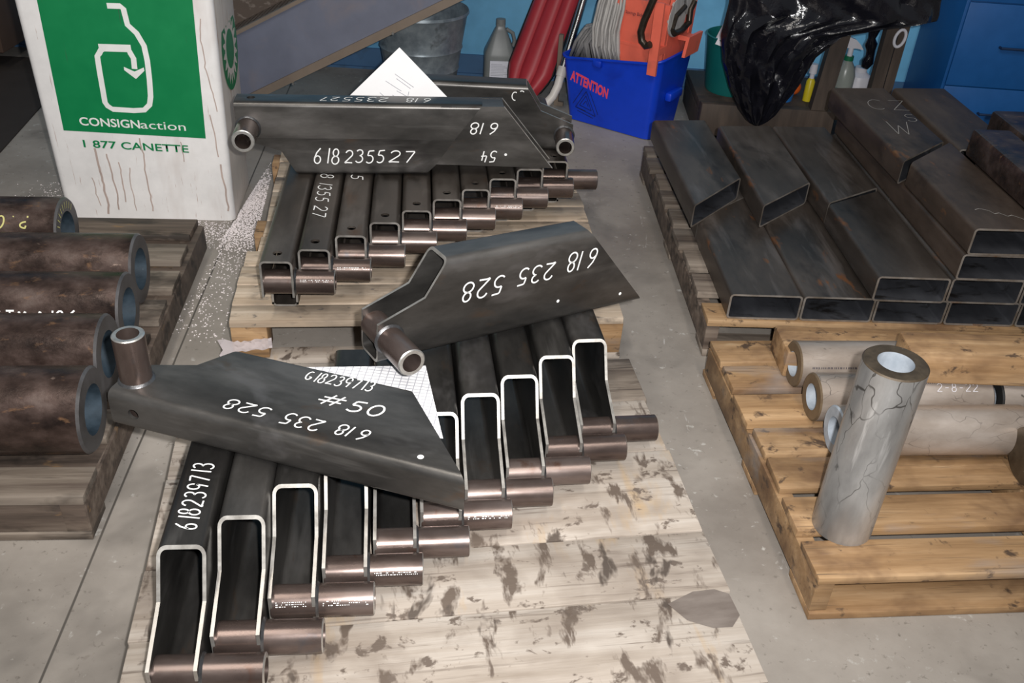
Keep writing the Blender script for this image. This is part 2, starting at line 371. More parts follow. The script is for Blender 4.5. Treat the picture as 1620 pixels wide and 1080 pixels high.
# hand lettering: strokes in a 0.6 x 1 cell
def arc(cx, cy, rx, ry, a0, a1, n=12): return [(cx + rx * math.cos(math.radians(a0 + (a1 - a0) * i / n)), cy + ry * math.sin(math.radians(a0 + (a1 - a0) * i / n))) for i in range(n + 1)]
GL = {
 '0': [arc(.3, .5, .28, .5, 90, 450, 20)],
 '1': [[(.32, 1), (.26, 0)]],
 '2': [arc(.3, .72, .26, .27, 165, -40, 12) + [(.05, .06), (.02, .0)] + [(.2, .04), (.6, .02)]],
 '3': [arc(.28, .76, .24, .23, 150, -80, 12) + arc(.28, .26, .28, .27, 85, -150, 14)],
 '4': [[(.14, 1), (.06, .42), (.56, .46)], [(.44, .85), (.38, 0)]],
 '5': [[(.56, .98), (.16, .94), (.1, .56)] + arc(.26, .30, .28, .30, 100, -140, 14)],
 '6': [[(.46, 1.0), (.2, .72), (.06, .38)] + arc(.28, .25, .23, .25, 170, 520, 18)],
 '7': [[(.04, .95), (.56, .97), (.22, 0)]],
 '8': [arc(.3, .76, .20, .24, 90, 270, 10) + arc(.3, .26, .26, .26, 90, -90, 10) + arc(.3, .26, .26, .26, 270, 90, 10) + arc(.3, .76, .20, .24, 270, 450, 10)],
 '9': [arc(.28, .70, .26, .28, -6, 336, 18) + [(.49, .40), (.40, 0)]],
 '#': [[(.2, 1), (.02, 0)], [(.52, 1), (.34, 0)], [(-.12, .66), (.68, .70)], [(-.2, .32), (.62, .34)]],
 'G': [arc(.32, .55, .3, .42, 60, 330, 14) + [(.58, .42), (.36, .42)]],
 'S': [arc(.3, .75, .24, .24, 40, 270, 10) + arc(.3, .26, .25, .26, 90, -150, 12)],
 'I': [[(.3, 1), (.3, 0)]],
 'A': [[(0, 0), (.3, 1), (.6, 0)], [(.12, .38), (.48, .38)]],
 'T': [[(0, 1), (.6, 1)], [(.3, 1), (.3, 0)]],
 'M': [[(0, 0), (.06, 1), (.3, .4), (.54, 1), (.6, 0)]],
 'P': [[(.08, 0), (.08, 1)] + arc(.1, .75, .42, .25, 90, -90, 10)],
 'O': [arc(.3, .5, .3, .5, 90, 450, 20)],
 'C': [arc(.34, .5, .32, .5, 50, 310, 14)],
 'Z': [[(.02, 1), (.58, 1), (.02, 0), (.6, 0)]],
 'W': [[(0, 1), (.15, 0), (.3, .7), (.45, 0), (.62, 1)]],
 '.': [[(.25, .03), (.3, .08)]], '-': [[(.1, .45), (.5, .45)]], ' ': [],
}
def lettering(txt, h, gap=.22, narrow=1.0, slant=.16):
    out = []; x = 0
    for ch in txt:
        if ch == ' ': x += .42 * h; continue
        dy = random.uniform(-.03, .03) * h
        for st in GL[ch]: out.append([(x + (u + slant * v) * h * narrow, v * h + dy) for u, v in st])
        x += (.6 * narrow + gap) * h * (0.62 if ch in '1I' else 1)
    return out, x
def write(parent, name, txt, h, w, X, mat='paint_marker', narrow=1.0, gap=.22, width=None, nrm=None):
    st, L = lettering(txt, h, gap, narrow)
    if width: k = width / (L - gap * h); st = [[(u * k, v) for u, v in q] for q in st]; L = width
    mb = MB()
    for k_, q in enumerate(st):
        lift = (nrm or Vector((0, 0, 0))) * (.00018 * k_)
        mb.ribbon([q], lambda u, v: X(u, v) + lift, w, mat)
    o = mb.build(name, parent); return o, L
def font_mesh(txt, size, bold=0.0, narrow=1.0):
    cu = bpy.data.curves.new('lettering', 'FONT'); cu.body = txt; cu.size = size; cu.offset = bold; cu.resolution_u = 4
    o = bpy.data.objects.new('lettering', cu); COL.objects.link(o); bpy.context.view_layer.update()
    me = bpy.data.meshes.new_from_object(o.evaluated_get(bpy.context.evaluated_depsgraph_get()))
    bpy.data.objects.remove(o, do_unlink=True); bpy.data.curves.remove(cu)
    for v in me.vertices: v.co.x *= narrow
    return me
def text_part(parent, name, txt, mat, X, height, width=None, bold=0.0):
    me = font_mesh(txt, 1.0, bold); xs = [v.co.x for v in me.vertices]; ys = [v.co.y for v in me.vertices]
    sx = height / .72; x0 = min(xs); sxx = (width / (max(xs) - x0)) if width else sx
    for v in me.vertices: v.co = X((v.co.x - x0) * sxx, v.co.y * sx)
    me.materials.clear(); me.materials.append(MATS[mat]); me.name = name
    o = bpy.data.objects.new(name, me); COL.objects.link(o); o.parent = parent; return o

# ------------------------------------------------------------------ the setting
mb = MB(); mb.face([mb.v(p) for p in ((-6, -2, 0), (6, -2, 0), (6, 4.9, 0), (-6, 4.9, 0))], 'concrete'); structure(mb.build('floor'))
mb = MB(); mb.box((-6, 4.885, 0), (6, 5.0, 3.4), 'wall_blue'); structure(mb.build('wall_back'))
mb = MB(); mb.box((-6, 4.873, 0), (6, 4.886, .106), 'base_blue'); structure(mb.build('baseboard_back'))
mb = MB(); mb.box((-6, 4.862, 0), (6, 4.874, .012), 'base_blue'); structure(mb.build('trim_1'))

# ------------------------------------------------------------------ pallets
def pallet(name, label, mw, W, boards, ztop, mat, bottoms=(), stringers=(.03, .5, .97), dark=None, tb=.018, jit=.0025, back=None, smat=None, bmats=None, blocks=()):
    """local x along boards, local y away; boards: list of (y0, y1, x0, x1)"""
    root = thing('wooden_pallet', label, 'pallet', mw)
    D0 = min(b[0] for b in boards); D1 = max(b[1] for b in boards)
    for i, (y0, y1, x0, x1) in enumerate(boards):
        m = MB(); m.box((x0, y0, ztop - tb), (x1, y1, ztop), (bmats or {}).get(i, mat), jit, bevel=.0025); m.build('deck_board', root)
    for f in stringers:
        xc = W * f; m = MB(); m.box((max(0, xc - .02) if f > .5 else xc - .02, D0 + .004, tb + .001), (xc + .02, D1 - .004, ztop - tb - .001), smat or mat, .001, bevel=.002); m.build('stringer', root)
    for x0, x1 in blocks:
        for y0, y1 in ((.003, .10), ((D0 + D1) / 2 - .05, (D0 + D1) / 2 + .05), (D1 - .10, D1 - .003)):
            m = MB(); m.box((x0 + .002, y0, tb + .001), (x1 - .002, y1, ztop - tb - .001), smat or mat, .001, bevel=.003); m.build('block', root)
    for (y0, y1) in bottoms:
        m = MB(); m.box((0, y0, .001), (W, y1, tb), dark or mat, .001, bevel=.002); m.build('bottom_board', root)
    return root
def rows(D0, widths, gap, W, ends=.006):
    out = []; y = D0
    for w in widths:
        out.append((y, y + w, random.uniform(-ends, ends), W + random.uniform(-ends, ends))); y += w + gap
    return out
# near centre: wide stained boards under the front row of arms
PB = place(-0.8129, 1.9355, 0, math.radians(10.6))      # origin at the far-left corner
ws = [.185, .20, .27, .175, .215, .20]; bl = []; y = 0
for w in ws: bl.append((y - w + .003, y, random.uniform(-.004, .004), 1.15 + random.uniform(-.004, .004))); y -= w
pb = pallet('p', 'pale stained wide-board pallet in the centre foreground under the notched steel arms', PB, 1.15, bl, .145, 'weathered_plank',
       [(-.10, .175), (-.7, -.55), (-1.24, -1.1)], dark='grey_plank', tb=.022, bmats={0: 'grey_plank'})
stn = MB(); inv = PB.inverted()
stn.face([stn.v(inv @ Vector((x * .983, y * .983 - .002, .1476))) for x, y in ((.345, 1.315), (.40, 1.352), (.445, 1.362), (.474, 1.352), (.487, 1.298), (.468, 1.268), (.43, 1.262), (.38, 1.277))], 'oil_stain')
o = stn.build('oil_stain', pb); o['label'] = 'dark oily patch on the board end'
# far centre: fresh pine under the second row
UP = place(-0.7864, 2.197, 0, math.radians(8.0))
bl = rows(0, [.088, .106, .106, .093, .092, .103, .108, .108, .118, .128, .118], .006, 1.12, .004)
bl = [(a, b, x0 + (.035 if i >= 4 else 0), x1) for i, (a, b, x0, x1) in enumerate(bl)]
pallet('p', 'fresh pine pallet behind the stained one, under the holed tube arms', UP, 1.12, bl, .145, 'fresh_pine',
       [(.0, .06), (.55, .69), (1.08, 1.20)], stringers=(), tb=.02, smat='amber_pine', dark='weathered_plank', blocks=((0, .105), (.51, .615), (1.015, 1.12)))
# left: old dark pallet under the five thick pipes
LPm = place(-.905, 1.50, 0, math.radians(6.2))
bl = [(0, .10, -1.2, 0)] + [(.20 + i * .17, .31 + i * .17, -1.2, random.uniform(-.02, 0)) for i in range(6)] + [(1.22, 1.335, -1.2, -.02)]
pl = pallet('p', 'old dark pallet at the left edge under the five thick rusty pipes', LPm, -1.2, bl, .13, 'grey_plank', [(0, .1)], stringers=(.9, .5), tb=.022, smat='dark_plank', bmats={7: 'dark_plank', 0: 'grey_plank', 3: 'dark_plank'})
m = MB(); m.box((-.055, .004, .023), (-.004, 1.335, .107), 'dark_plank', .002, bevel=.003); m.build('stringer', pl)
# right front: amber pine pallet with wide gaps
NR = place(.672, 1.405, 0, math.radians(7.0))
vs = [(0, .108), (.138, .247), (.274, .385), (.397, .495), (.512, .635), (.66, .768), (.785, .892)]
bl = [(a, b, random.uniform(-.004, .008), 1.25) for a, b in vs]
pallet('p', 'amber pine pallet at the right front under the standing silver pipe', NR, 1.25, bl, .126, 'amber_pine', [(-.004, .125), (.385, .5), (.78, .9)], stringers=(.016, .5, .98), tb=.02)
# right back: dark pallet under the stacked tubes
RB = place(.573, 2.395, 0, math.radians(3.7))
bl = [(0, .10, 0, 1.25)] + [(.16 + i * .155, .28 + i * .155, random.uniform(-.01, .01), 1.25) for i in range(7)] + [(1.23, 1.33, 0, 1.25)]
pallet('p', 'dark worn pallet at the right back under the stacked rectangular tubes', RB, 1.25, bl, .13, 'grey_plank', [(0, .1), (.6, .72), (1.23, 1.33)], stringers=(.016, .5, .98), tb=.022, smat='dark_plank', bmats={0: 'amber_pine'})

# ------------------------------------------------------------------ steel arms
def rr_loop(W, H, rc, extra_t=(), inset=0.0, n=5):
    """rounded rectangle (w,t) anticlockwise; extra heights inserted on both vertical sides"""
    w, h, r = W / 2 - inset, H - inset, max(rc - inset, .002); b = inset; pts = []
    def corner(cx, cy, a0):
        for i in range(n + 1):
            a = math.radians(a0 + 90 * i / n); pts.append((cx + r * math.cos(a), cy + r * math.sin(a)))
    corner(w - r, b + r, -90)
    for t in sorted(extra_t): pts.append((w, t))
    corner(w - r, h - r, 0); corner(-w + r, h - r, 90)
    for t in sorted(extra_t, reverse=True): pts.append((-w, t))
    corner(-w + r, b + r, 180)
    return pts
def rect_tube(mb, W, H, wall, rc, s0, s1, mat, cut='cut_steel', bore=None, extra=(), base=0.0):
    """hollow rectangular tube along y; s0(w,t), s1(w,t) give the cut at each end"""
    Lo, Li = rr_loop(W, H, rc, extra), rr_loop(W, H, rc, extra, wall); n = len(Lo)
    ring = lambda L, f: [mb.v((w, f(w, t), t + base)) for w, t in L]
    A, B, Ci, Di = ring(Lo, s0), ring(Lo, s1), ring(Li, s0), ring(Li, s1)
    for i in range(n):
        j = (i + 1) % n
        mb.face([A[i], A[j], B[j], B[i]], mat); mb.face([Ci[j], Ci[i], Di[i], Di[j]], bore or mat)
        mb.face([A[j], A[i], Ci[i], Ci[j]], cut); mb.face([B[i], B[j], Di[j], Di[i]], cut)
def bushing(mb, x0, x1, s, t, ro, ri):
    mb.lathe([(x0, ri), (x0, ro - .0015), (x0 + .0015, ro), (x1 - .002, ro), (x1, ro - .0025), (x1, ri), ], (0, s, t), (1, 0, 0), 'bushing_steel', 36, closed=True,
             mats=['bushing_end', 'bushing_steel', 'bushing_steel', 'bushing_end', 'bushing_end', 'bushing_steel'])
def weld(mb, x, s, t, ro, wdt=.0048):
    mb.lathe([(x, ro - .001), (x, ro + wdt), (x + wdt * .5, ro + wdt * .6), (x + wdt, ro), (x + wdt, ro - .001)], (0, s, t), (1, 0, 0), 'weld_metal', 36)
aW, aH, aT = .084, .222, .0065
sA, sB, tB, tT, sD, sE, sb, tb_, ro = .165, .112, .139, .097, .542, .736, .028, .057, .0311
def a_front(w, t):
    if t >= tB: return sB + (sA - sB) * (t - tB) / (aH - tB)
    if t >= tT: return sB * (t - tT) / (tB - tT)
    return 0.0
def a_back(w, t): return sE + (sD - sE) * t / aH
def make_arm(label, mirror=1):
    root = thing('notched_steel_arm', label, 'steel arm')
    mb = MB(); rect_tube(mb, aW, aH, aT, .017, a_front, a_back, 'mill_scale_steel', bore='mill_scale_steel', extra=(tT, tB)); body = mb.build('channel_body', root)
    def cutter():
        m = MB(); m.lathe([(-.02, .0115), (.03, .0115)], (0, .052, 0), (0, 0, 1), 'mill_scale_steel', 24, close_ends=True); return m.build('cutter')
    boolean_cut(body, cutter)
    mb = MB(); bushing(mb, -aW / 2 + .002, aW / 2 + .106, sb, tb_, ro, .0215); b = mb.build('bushing', root); b['label'] = 'brown steel bushing tube'
    mb = MB(); weld(mb, aW / 2, sb, tb_, ro); w = mb.build('weld_bead', root); w['label'] = 'bright weld bead'
    if mirror < 0:
        for ch in list(root.children):
            for v in ch.data.vertices: v.co.x *= -1
            ch.data.flip_normals()
    return root
rowA = [(-0.5283, 0.993, -.114), (-0.445, 1.0732, -.12), (-0.3679, 1.164, -.126), (-0.2862, 1.2437, -.132), (-0.2027, 1.3244, -.138),
        (-0.1205, 1.4087, -.1445), (-0.0361, 1.4836, -.1506), (0.0469, 1.5608, -.1568), (0.1313, 1.6472, -.163), (0.2098, 1.7245, -.169)]
ordw = ['first', 'second', 'third', 'fourth', 'fifth', 'sixth', 'seventh', 'eighth', 'ninth', 'tenth']
def labA(i):
    if i == 0: return 'upright notched steel arm nearest the camera, chalk number 618239713 along its top'
    if i == 9: return 'upright notched steel arm at the far right end of the front row'
    return 'upright notched steel arm standing %s from the near-left end of the front row' % ordw[i]
protoA = make_arm(labA(0)); protoA['group'] = 'upright notched arms on the stained pallet'
protoA.matrix_world = place(rowA[0][0], rowA[0][1], .1457, -rowA[0][2])
armsA = [protoA]
for i, (x, y, yw) in enumerate(rowA[1:], 1):
    armsA.append(copy_tree(protoA, place(x, y, .1457, -yw), labA(i), 'upright notched arms on the stained pallet'))
o, L = write(armsA[0], 'chalk_number', '618239713', .038, .0031, lambda u, v: Vector((.018 - v, .20 + u, aH + .0006)), width=.175)
o, L = write(armsA[9], 'chalk_number', '13', .030, 0.0034, lambda u, v: Vector((.012 - v, .36 + u, aH + .0006)))
# white dotted stencil on some bushings
def stencil(arm, x0, x1, r, s, t, rowsn=3):
    mb = MB()
    for k in range(rowsn):
        x = x0
        while x < x1:
            l = random.choice((.0012, .002, .004))
            if random.random() < .62:
                a0 = math.radians(152 - k * 7); a1 = a0 - .05
                P = lambda xx, a: Vector((xx, s + math.cos(a) * (r + .0004), t + math.sin(a) * (r + .0004)))
                mb.face([mb.v(P(x, a0)), mb.v(P(x + l, a0)), mb.v(P(x + l, a1)), mb.v(P(x, a1))], 'paint_marker')
            x += l + .0022
    mb.build('stencil_mark', arm)
for i in (2, 3, 5): stencil(armsA[i], .055, .14, ro, sb, tb_)
stencil(armsA[2], -.03, .025, ro, sb, tb_)

# arm lying flat, marked #50
B50 = ((0, 0, 1), (1, 0, 0), (0, 1, 0)); e50 = (0, 0, -.2565)
R50 = Euler(e50).to_matrix() @ Matrix(B50).transposed()
O50 = Vector((-0.7796, 1.4607, .3689)) + R50 @ Vector((aW / 2, 0, 0))
arm50 = copy_tree(protoA, pose(O50, e50, B50), 'notched steel arm lying flat across the front row, marked #50 in white', drop=('chalk_number', 'stencil_mark'))
del arm50['group']
F = lambda u0, v0, du, sgn=1, rot=0.0: (lambda u, v: Vector((aW / 2 + .0006, u0 + sgn * (u * math.cos(rot) - v * math.sin(rot)), v0 + sgn * (u * math.sin(rot) + v * math.cos(rot)))))
write(arm50, 'chalk_number', 'G18239713', .032, .0028, F(.333, .168, 0, 1, .09), width=.142)
write(arm50, 'chalk_number', '#', .034, 0.0037, F(.400, .111, 0, 1, .03), width=.034, nrm=Vector((1, 0, 0)))
write(arm50, 'chalk_number', '50', .034, 0.0042, F(.452, .108, 0, 1, .05), width=.070)
write(arm50, 'chalk_number', '528', .030, 0.0032, F(.326, .063, 0, -1), width=.092)
write(arm50, 'chalk_number', '235', .034, 0.0032, F(.436, .063, 0, -1), width=.078)
write(arm50, 'chalk_number', '618', .031, 0.0032, F(.530, .067, 0, -1), width=.064)
mb = MB(); mb.ribbon([[(.640, .030)]], lambda u, v: Vector((aW / 2 + .0007, u, v)), .0062, 'paint_marker'); mb.build('paint_dot', arm50)
# arm standing on edge across the row
B528 = ((0, -1, 0), (1, 0, 0), (0, 0, 1)); e528 = (-.0373, .0508, .5883)
R528 = Euler(e528).to_matrix() @ Matrix(B528).transposed()
O528 = Vector((-0.3342, 1.7541, 0.3955)) + R528 @ Vector((aW / 2, 0, 0))
arm528 = copy_tree(protoA, pose(O528, e528, B528), 'notched steel arm on edge across the back of the front row, white 618 235 528', drop=('chalk_number', 'stencil_mark'))
del arm528['group']
write(arm528, 'chalk_number', '528', .046, 0.0039, F(.314, .156, 0, -1), width=.108)
write(arm528, 'chalk_number', '235', .042, 0.0039, F(.450, .162, 0, -1), width=.098)
write(arm528, 'chalk_number', '618', .048, 0.0039, F(.572, .176, 0, -1), width=.085)
mb = MB(); mb.ribbon([[(.468, .056)], [(.658, .036)]], lambda u, v: Vector((aW / 2 + .0007, u, v)), .0042, 'paint_marker'); mb.build('paint_dot', arm528)
# mirror-handed arm behind the second row
arm3 = make_arm('opposite-handed notched steel arm lying behind the arm numbered 54, bushing at its right end', -1)
bM = ((0, 1, 0), (-1, 0, 0), (0, 0, 1))
arm3.matrix_world = pose(Vector((0.1575, 3.1176, .3475)), (0, -.004, .0323), bM)
mb = MB(); mb.ribbon([arc(.20, .185, .010, .014, 120, -100, 10), arc(.178, .200, .006, .004, 180, 20, 6)], lambda u, v: Vector((-aW / 2 - .0006, u, v)), .003, 'paint_marker'); mb.build('chalk_mark', arm3)

# ---- tube arms with a drilled hole (second row)
bW, bH, bT = .0875, .199, .006
b_sb, b_tb, b_ro = .035, .118, .0342
tse = .087
def u_channel(mb, W, wall, s_lo, s_hi, top, mat, drop=0.0):
    """U open at the top: bottom at t=0, sides to t=top; s_lo(t), s_hi(t) ends"""
    out = rr_loop(W, .4, .013); inn = rr_loop(W, .4, .013, inset=wall)
    keep_o = [p for p in out if p[1] < .1]; keep_i = [p for p in inn if p[1] < .1]
    right_o = [p for p in keep_o if p[0] > 0]; left_o = [p for p in keep_o if p[0] <= 0]
    right_i = [p for p in keep_i if p[0] > 0]; left_i = [p for p in keep_i if p[0] <= 0]
    dn = lambda L: [(a, b + drop) for a, b in L]
    def chain(Rr, Ll, w): return [(-w, top), (-w, .046), (-w, .0054)] + dn(Ll) + dn(Rr) + [(w, .0054), (w, .046), (w, top)]
    Lo = chain(right_o, left_o, W / 2); Li = chain(right_i, left_i, W / 2 - wall)
    ring = lambda L, f: [mb.v((w, f(t), t)) for w, t in L]
    A, B, Ci, Di = ring(Lo, s_lo), ring(Lo, s_hi), ring(Li, s_lo), ring(Li, s_hi); n = len(Lo)
    for i in range(n - 1):
        j = i + 1
        mb.face([A[i], A[j], B[j], B[i]], mat); mb.face([Ci[j], Ci[i], Di[i], Di[j]], mat)
        mb.face([A[j], A[i], Ci[i], Ci[j]], 'cut_steel'); mb.face([B[i], B[j], Di[j], Di[i]], 'cut_steel')
    for e in (0, n - 1): mb.face([A[e], B[e], Di[e], Ci[e]], mat)
def b_channel_parts(root, length, full, tbot=0.0):
    stl = 'mill_scale_steel' if full else 'brown_channel_steel'
    # upper inverted channel with web on top
    mb = MB()
    f0 = lambda w, t: 0.0
    ex = (.12,)
    Lo, Li = rr_loop(bW, bH, .0145, (tse, .12)), rr_loop(bW, bH, .0145, (tse, .12), bT)
    half = lambda L: [p for p in L if p[1] >= tse - 1e-6]
    def order(L):
        R_ = [p for p in L if p[0] > 0 and p[1] >= tse - 1e-6]; Lf = [p for p in L if p[0] <= 0 and p[1] >= tse - 1e-6]
        return R_ + Lf
    Lo, Li = order(Lo), order(Li); n = len(Lo)
    fend = (lambda w, t: .660 + (.745 - .660) * (t - tse) / (bH - tse)) if full else (lambda w, t: length)
    ring = lambda L, f: [mb.v((w, f(w, t), t)) for w, t in L]
    A, B, Ci, Di = ring(Lo, f0), ring(Lo, fend), ring(Li, f0), ring(Li, fend)
    for i in range(n - 1):
        j = i + 1
        mb.face([A[i], A[j], B[j], B[i]], stl); mb.face([Ci[j], Ci[i], Di[i], Di[j]], stl)
        mb.face([A[j], A[i], Ci[i], Ci[j]], 'cut_steel'); mb.face([B[i], B[j], Di[j], Di[i]], 'cut_steel')
    for e in (0, n - 1): mb.face([A[e], B[e], Di[e], Ci[e]], stl)
    body = mb.build('upper_channel', root)
    def cutter():
        m = MB(); m.lathe([(.15, .0125), (.25, .0125)], (0, .046, 0), (0, 0, 1), stl, 24, close_ends=True); return m.build('cutter')
    boolean_cut(body, cutter)
    mb = MB()
    lo2 = lambda t: (.171 - .043 * (t + .031) / .077 if t < .046 else max(.0, .128 - 3.6 * (t - .046)))
    hi = (lambda t: .568 + .036 * (t + .031) / .036 if t < .0054 else .604 + (t - .0054) * .70) if full else (lambda t: length - .02)
    u_channel(mb, bW - (.001 if full else .014), bT, lo2 if full else (lambda t: .098), hi, tse - .0006, stl, -.031 if full else 0.0); mb.build('lower_channel', root)
    mb = MB(); bushing(mb, -bW / 2 + .002, bW / 2 + .108, b_sb, b_tb, b_ro, .0235); mb.build('bushing', root)['label'] = 'brown steel bushing tube'
    mb = MB(); weld(mb, bW / 2, b_sb, b_tb, b_ro); mb.build('weld_bead', root)['label'] = 'bright weld bead'
    if full:
        for sg in (1, -1):
            mb = MB(); poly = [(.604, .0054), (.974, -.0043), (.812, bH - .004), (.62, bH - .004), (.56, .09)]
            mb.prism(poly, lambda u, v, t: Vector((t, u, v)), sg * (bW / 2 - .010), sg * (bW / 2 - .0012), stl, stl)
            mb.prism([(.974, -.0043), (.812, bH - .004), (.8105, bH - .004), (.9715, -.0043)], lambda u, v, t: Vector((t, u + .001, v)), sg * (bW / 2 - .0102), sg * (bW / 2 - .001), 'cut_steel')
            mb.build('side_plate', root)
        mb = MB(); mb.box((-bW / 2 + .0111, .64, bH - .013), (bW / 2 - .0111, .811, bH - .005), stl); mb.build('top_plate', root)
rowB = [(-0.6378, 2.1815, -.106), (-0.5526, 2.2614, -.1087), (-0.4685, 2.355, -.111), (-0.3864, 2.4492, -.1134), (-0.3046, 2.5396, -.1158),
        (-0.222, 2.6292, -.118), (-0.14, 2.7142, -.1206), (-0.059, 2.8073, -.123), (0.0261, 2.8978, -.1254), (0.1096, 2.9763, -.1278)]
def labB(i):
    if i == 0: return 'holed tube arm at the near-left end of the second row, pallet boards on its left'
    if i == 1: return 'holed tube arm second from the near end of the second row, white 2355 27'
    if i == 9: return 'holed tube arm at the far right end of the second row, under the mirrored arm'
    return 'holed tube arm standing %s from the near-left end of the second row' % ordw[i]
gB = 'holed tube arms standing on the pine pallet'
protoB = thing('drilled_tube_arm', labB(0), 'steel arm', group=gB); b_channel_parts(protoB, .84, False)
protoC = thing('drilled_tube_arm', labB(6), 'steel arm', group=gB); b_channel_parts(protoC, .62, False)
protoB.matrix_world = place(rowB[0][0], rowB[0][1], .1457, -rowB[0][2])
armsB = [protoB]
rowB = [(x + .018 * math.sin(w), y + .018, w) for x, y, w in rowB]
protoB.matrix_world = place(rowB[0][0], rowB[0][1], .1457, -rowB[0][2])
protoC.matrix_world = place(rowB[6][0], rowB[6][1], .1457, -rowB[6][2])
for i, (x, y, yw) in enumerate(rowB[1:], 1): armsB.append(protoC if i == 6 else copy_tree(protoB if i < 6 else protoC, place(x, y, .1457, -yw), labB(i), gB))
write(armsB[1], 'chalk_number', '8 1355 27', .040, 0.0035, lambda u, v: Vector((-.024 + v, .50 - u, bH + .0006)), width=.30)
write(armsB[2], 'chalk_number', '245', .038, 0.0035, lambda u, v: Vector((-.022 + v, .50 - u, bH + .0006)), width=.12, nrm=Vector((0, 0, 1)))
for i in (0, 1, 6): stencil(armsB[i], .06, .145, b_ro, b_sb, b_tb, 2)
arm54 = thing('drilled_tube_arm', 'long gusseted tube arm lying across the second row, white 618 2355 27 and 54', 'steel arm'); b_channel_parts(arm54, .6, True)
R54 = Euler((-.1525, -.0322, .026)).to_matrix() @ Matrix(B528).transposed()
arm54.matrix_world = pose(Vector((-0.8785, 2.7723, .3770)), (-.0098, -.0068, .125), B528)
G = lambda u0, v0, sgn=1, rot=0.0: (lambda u, v: Vector((bW / 2 + .0008, u0 + sgn * (u * math.cos(rot) - v * math.sin(rot)), v0 + sgn * (u * math.sin(rot) + v * math.cos(rot)))))
write(arm54, 'chalk_number', '618', .050, 0.0039, G(.223, .006), width=.078)
write(arm54, 'chalk_number', '2355', .042, 0.0039, G(.318, .010), width=.122)
write(arm54, 'chalk_number', '27', .038, 0.0039, G(.454, .013), width=.078)
write(arm54, 'chalk_number', '618', .036, 0.0037, G(.797, .144, -1), width=.086)
write(arm54, 'chalk_number', '54', .037, 0.0037, G(.796, .052, -1), width=.050, nrm=Vector((1, 0, 0)))
mb = MB(); mb.ribbon([[(.822, .041)]], lambda u, v: Vector((bW / 2 + .0009, u, v)), .0045, 'paint_marker'); mb.build('paint_dot', arm54)
Tm = lambda u0, w0: (lambda u, v: Vector((w0 + v, u0 - u, bH + .0007)))
write(arm54, 'chalk_number', '618', .036, 0.0035, Tm(.590, -.012), width=.075)
write(arm54, 'chalk_number', '2355', .036, 0.0035, Tm(.460, -.012), width=.135)
write(arm54, 'chalk_number', '27', .034, 0.0035, Tm(.312, -.012), width=.055)

# ------------------------------------------------------------------ papers
def sheet(name, label, pts, mat, thick=.0006, ink=None, u=None):
    root_o = Vector(pts[0]); ex = (Vector(pts[1]) - root_o).normalized(); nz = ex.cross(Vector(pts[-1]) - root_o).normalized(); ey = nz.cross(ex)
    mw = Matrix((ex, ey, nz)).transposed().to_4x4(); mw.translation = root_o; inv = mw.inverted()
    P = [inv @ Vector(p) for p in pts]
    mb = MB(); mb.prism([(p.x, p.y) for p in P], lambda a, b, t: Vector((a, b, t)), -thick / 2, thick / 2, mat); o = mb.build(name)
    o.matrix_world = mw; tag(o, label, 'paper'); return o
# ------------------------------------------------------------------ thick pipes at the left
ang = math.radians(6.9); dL = Vector((-math.cos(ang), -math.sin(ang), 0))
pl_ends = [(-1.341, 2.503), (-1.054, 2.309), (-1.008, 2.096), (-.982, 1.893), (-.933, 1.676)]
plab = ['thick rusty pipe farthest back on the left pallet, yellow PO marking', 'thick rusty pipe second from the back, its whole round end showing above the pallet boards',
        'thick rusty pipe in the middle of the five, white ASTM stencil on its side', 'thick rusty pipe second from the front, behind the upright bushing of arm 50', 'thick rusty pipe nearest the camera on the left pallet']
pipes = []
for (x, y), lb in zip(pl_ends, plab):
    t = thing('thick_steel_pipe', lb, 'pipe', place(x, y, .2305, ang), 'thick rusty pipes on the left pallet')
    mb = MB(); r, ri = .1, .059
    mb.lathe([(-1.1, ri), (-1.1, r), (-.006, r), (0, r - .005), (0, ri), (-.55, ri)], (0, 0, 0), (1, 0, 0), 'pipe_rust', 56, closed=True, mats=['pipe_cut', 'pipe_rust', 'pipe_cut', 'pipe_cut', 'pipe_bore', 'pipe_bore'])
    mb.build('pipe_wall', t); pipes.append(t)
def on_pipe(r, a0): return lambda u, v: Vector((u, -math.cos(a0 + v / r) * (r + .0006), math.sin(a0 + v / r) * (r + .0006)))
write(pipes[2], 'stencil_marking', 'O ASTM A106', .032, .0045, (lambda f: lambda u, v: f(-.375 + u, v))(on_pipe(.1, math.radians(12))), narrow=1.0, gap=.32)
write(pipes[0], 'yellow_marking', 'P.O', .036, .0045, (lambda f: lambda u, v: f(-.075 - u, -v))(on_pipe(.1, math.radians(52))), 'yellow_marker', gap=.3)
write(pipes[0], 'yellow_marking', 'O', .05, .0050, (lambda f: lambda u, v: f(-.32 + u, v))(on_pipe(.1, math.radians(20))), 'yellow_marker')
mb = MB()
for k in range(9):
    a = math.radians(35 + k * 13); c, s = math.cos(a), math.sin(a)
    mb.ribbon([[(.068, 0), (.088, 0)]], lambda u, v: Vector((.0008, -(u * c - v * s), u * s + v * c)), .0035, 'yellow_marker')
mb.build('yellow_marking', pipes[0])

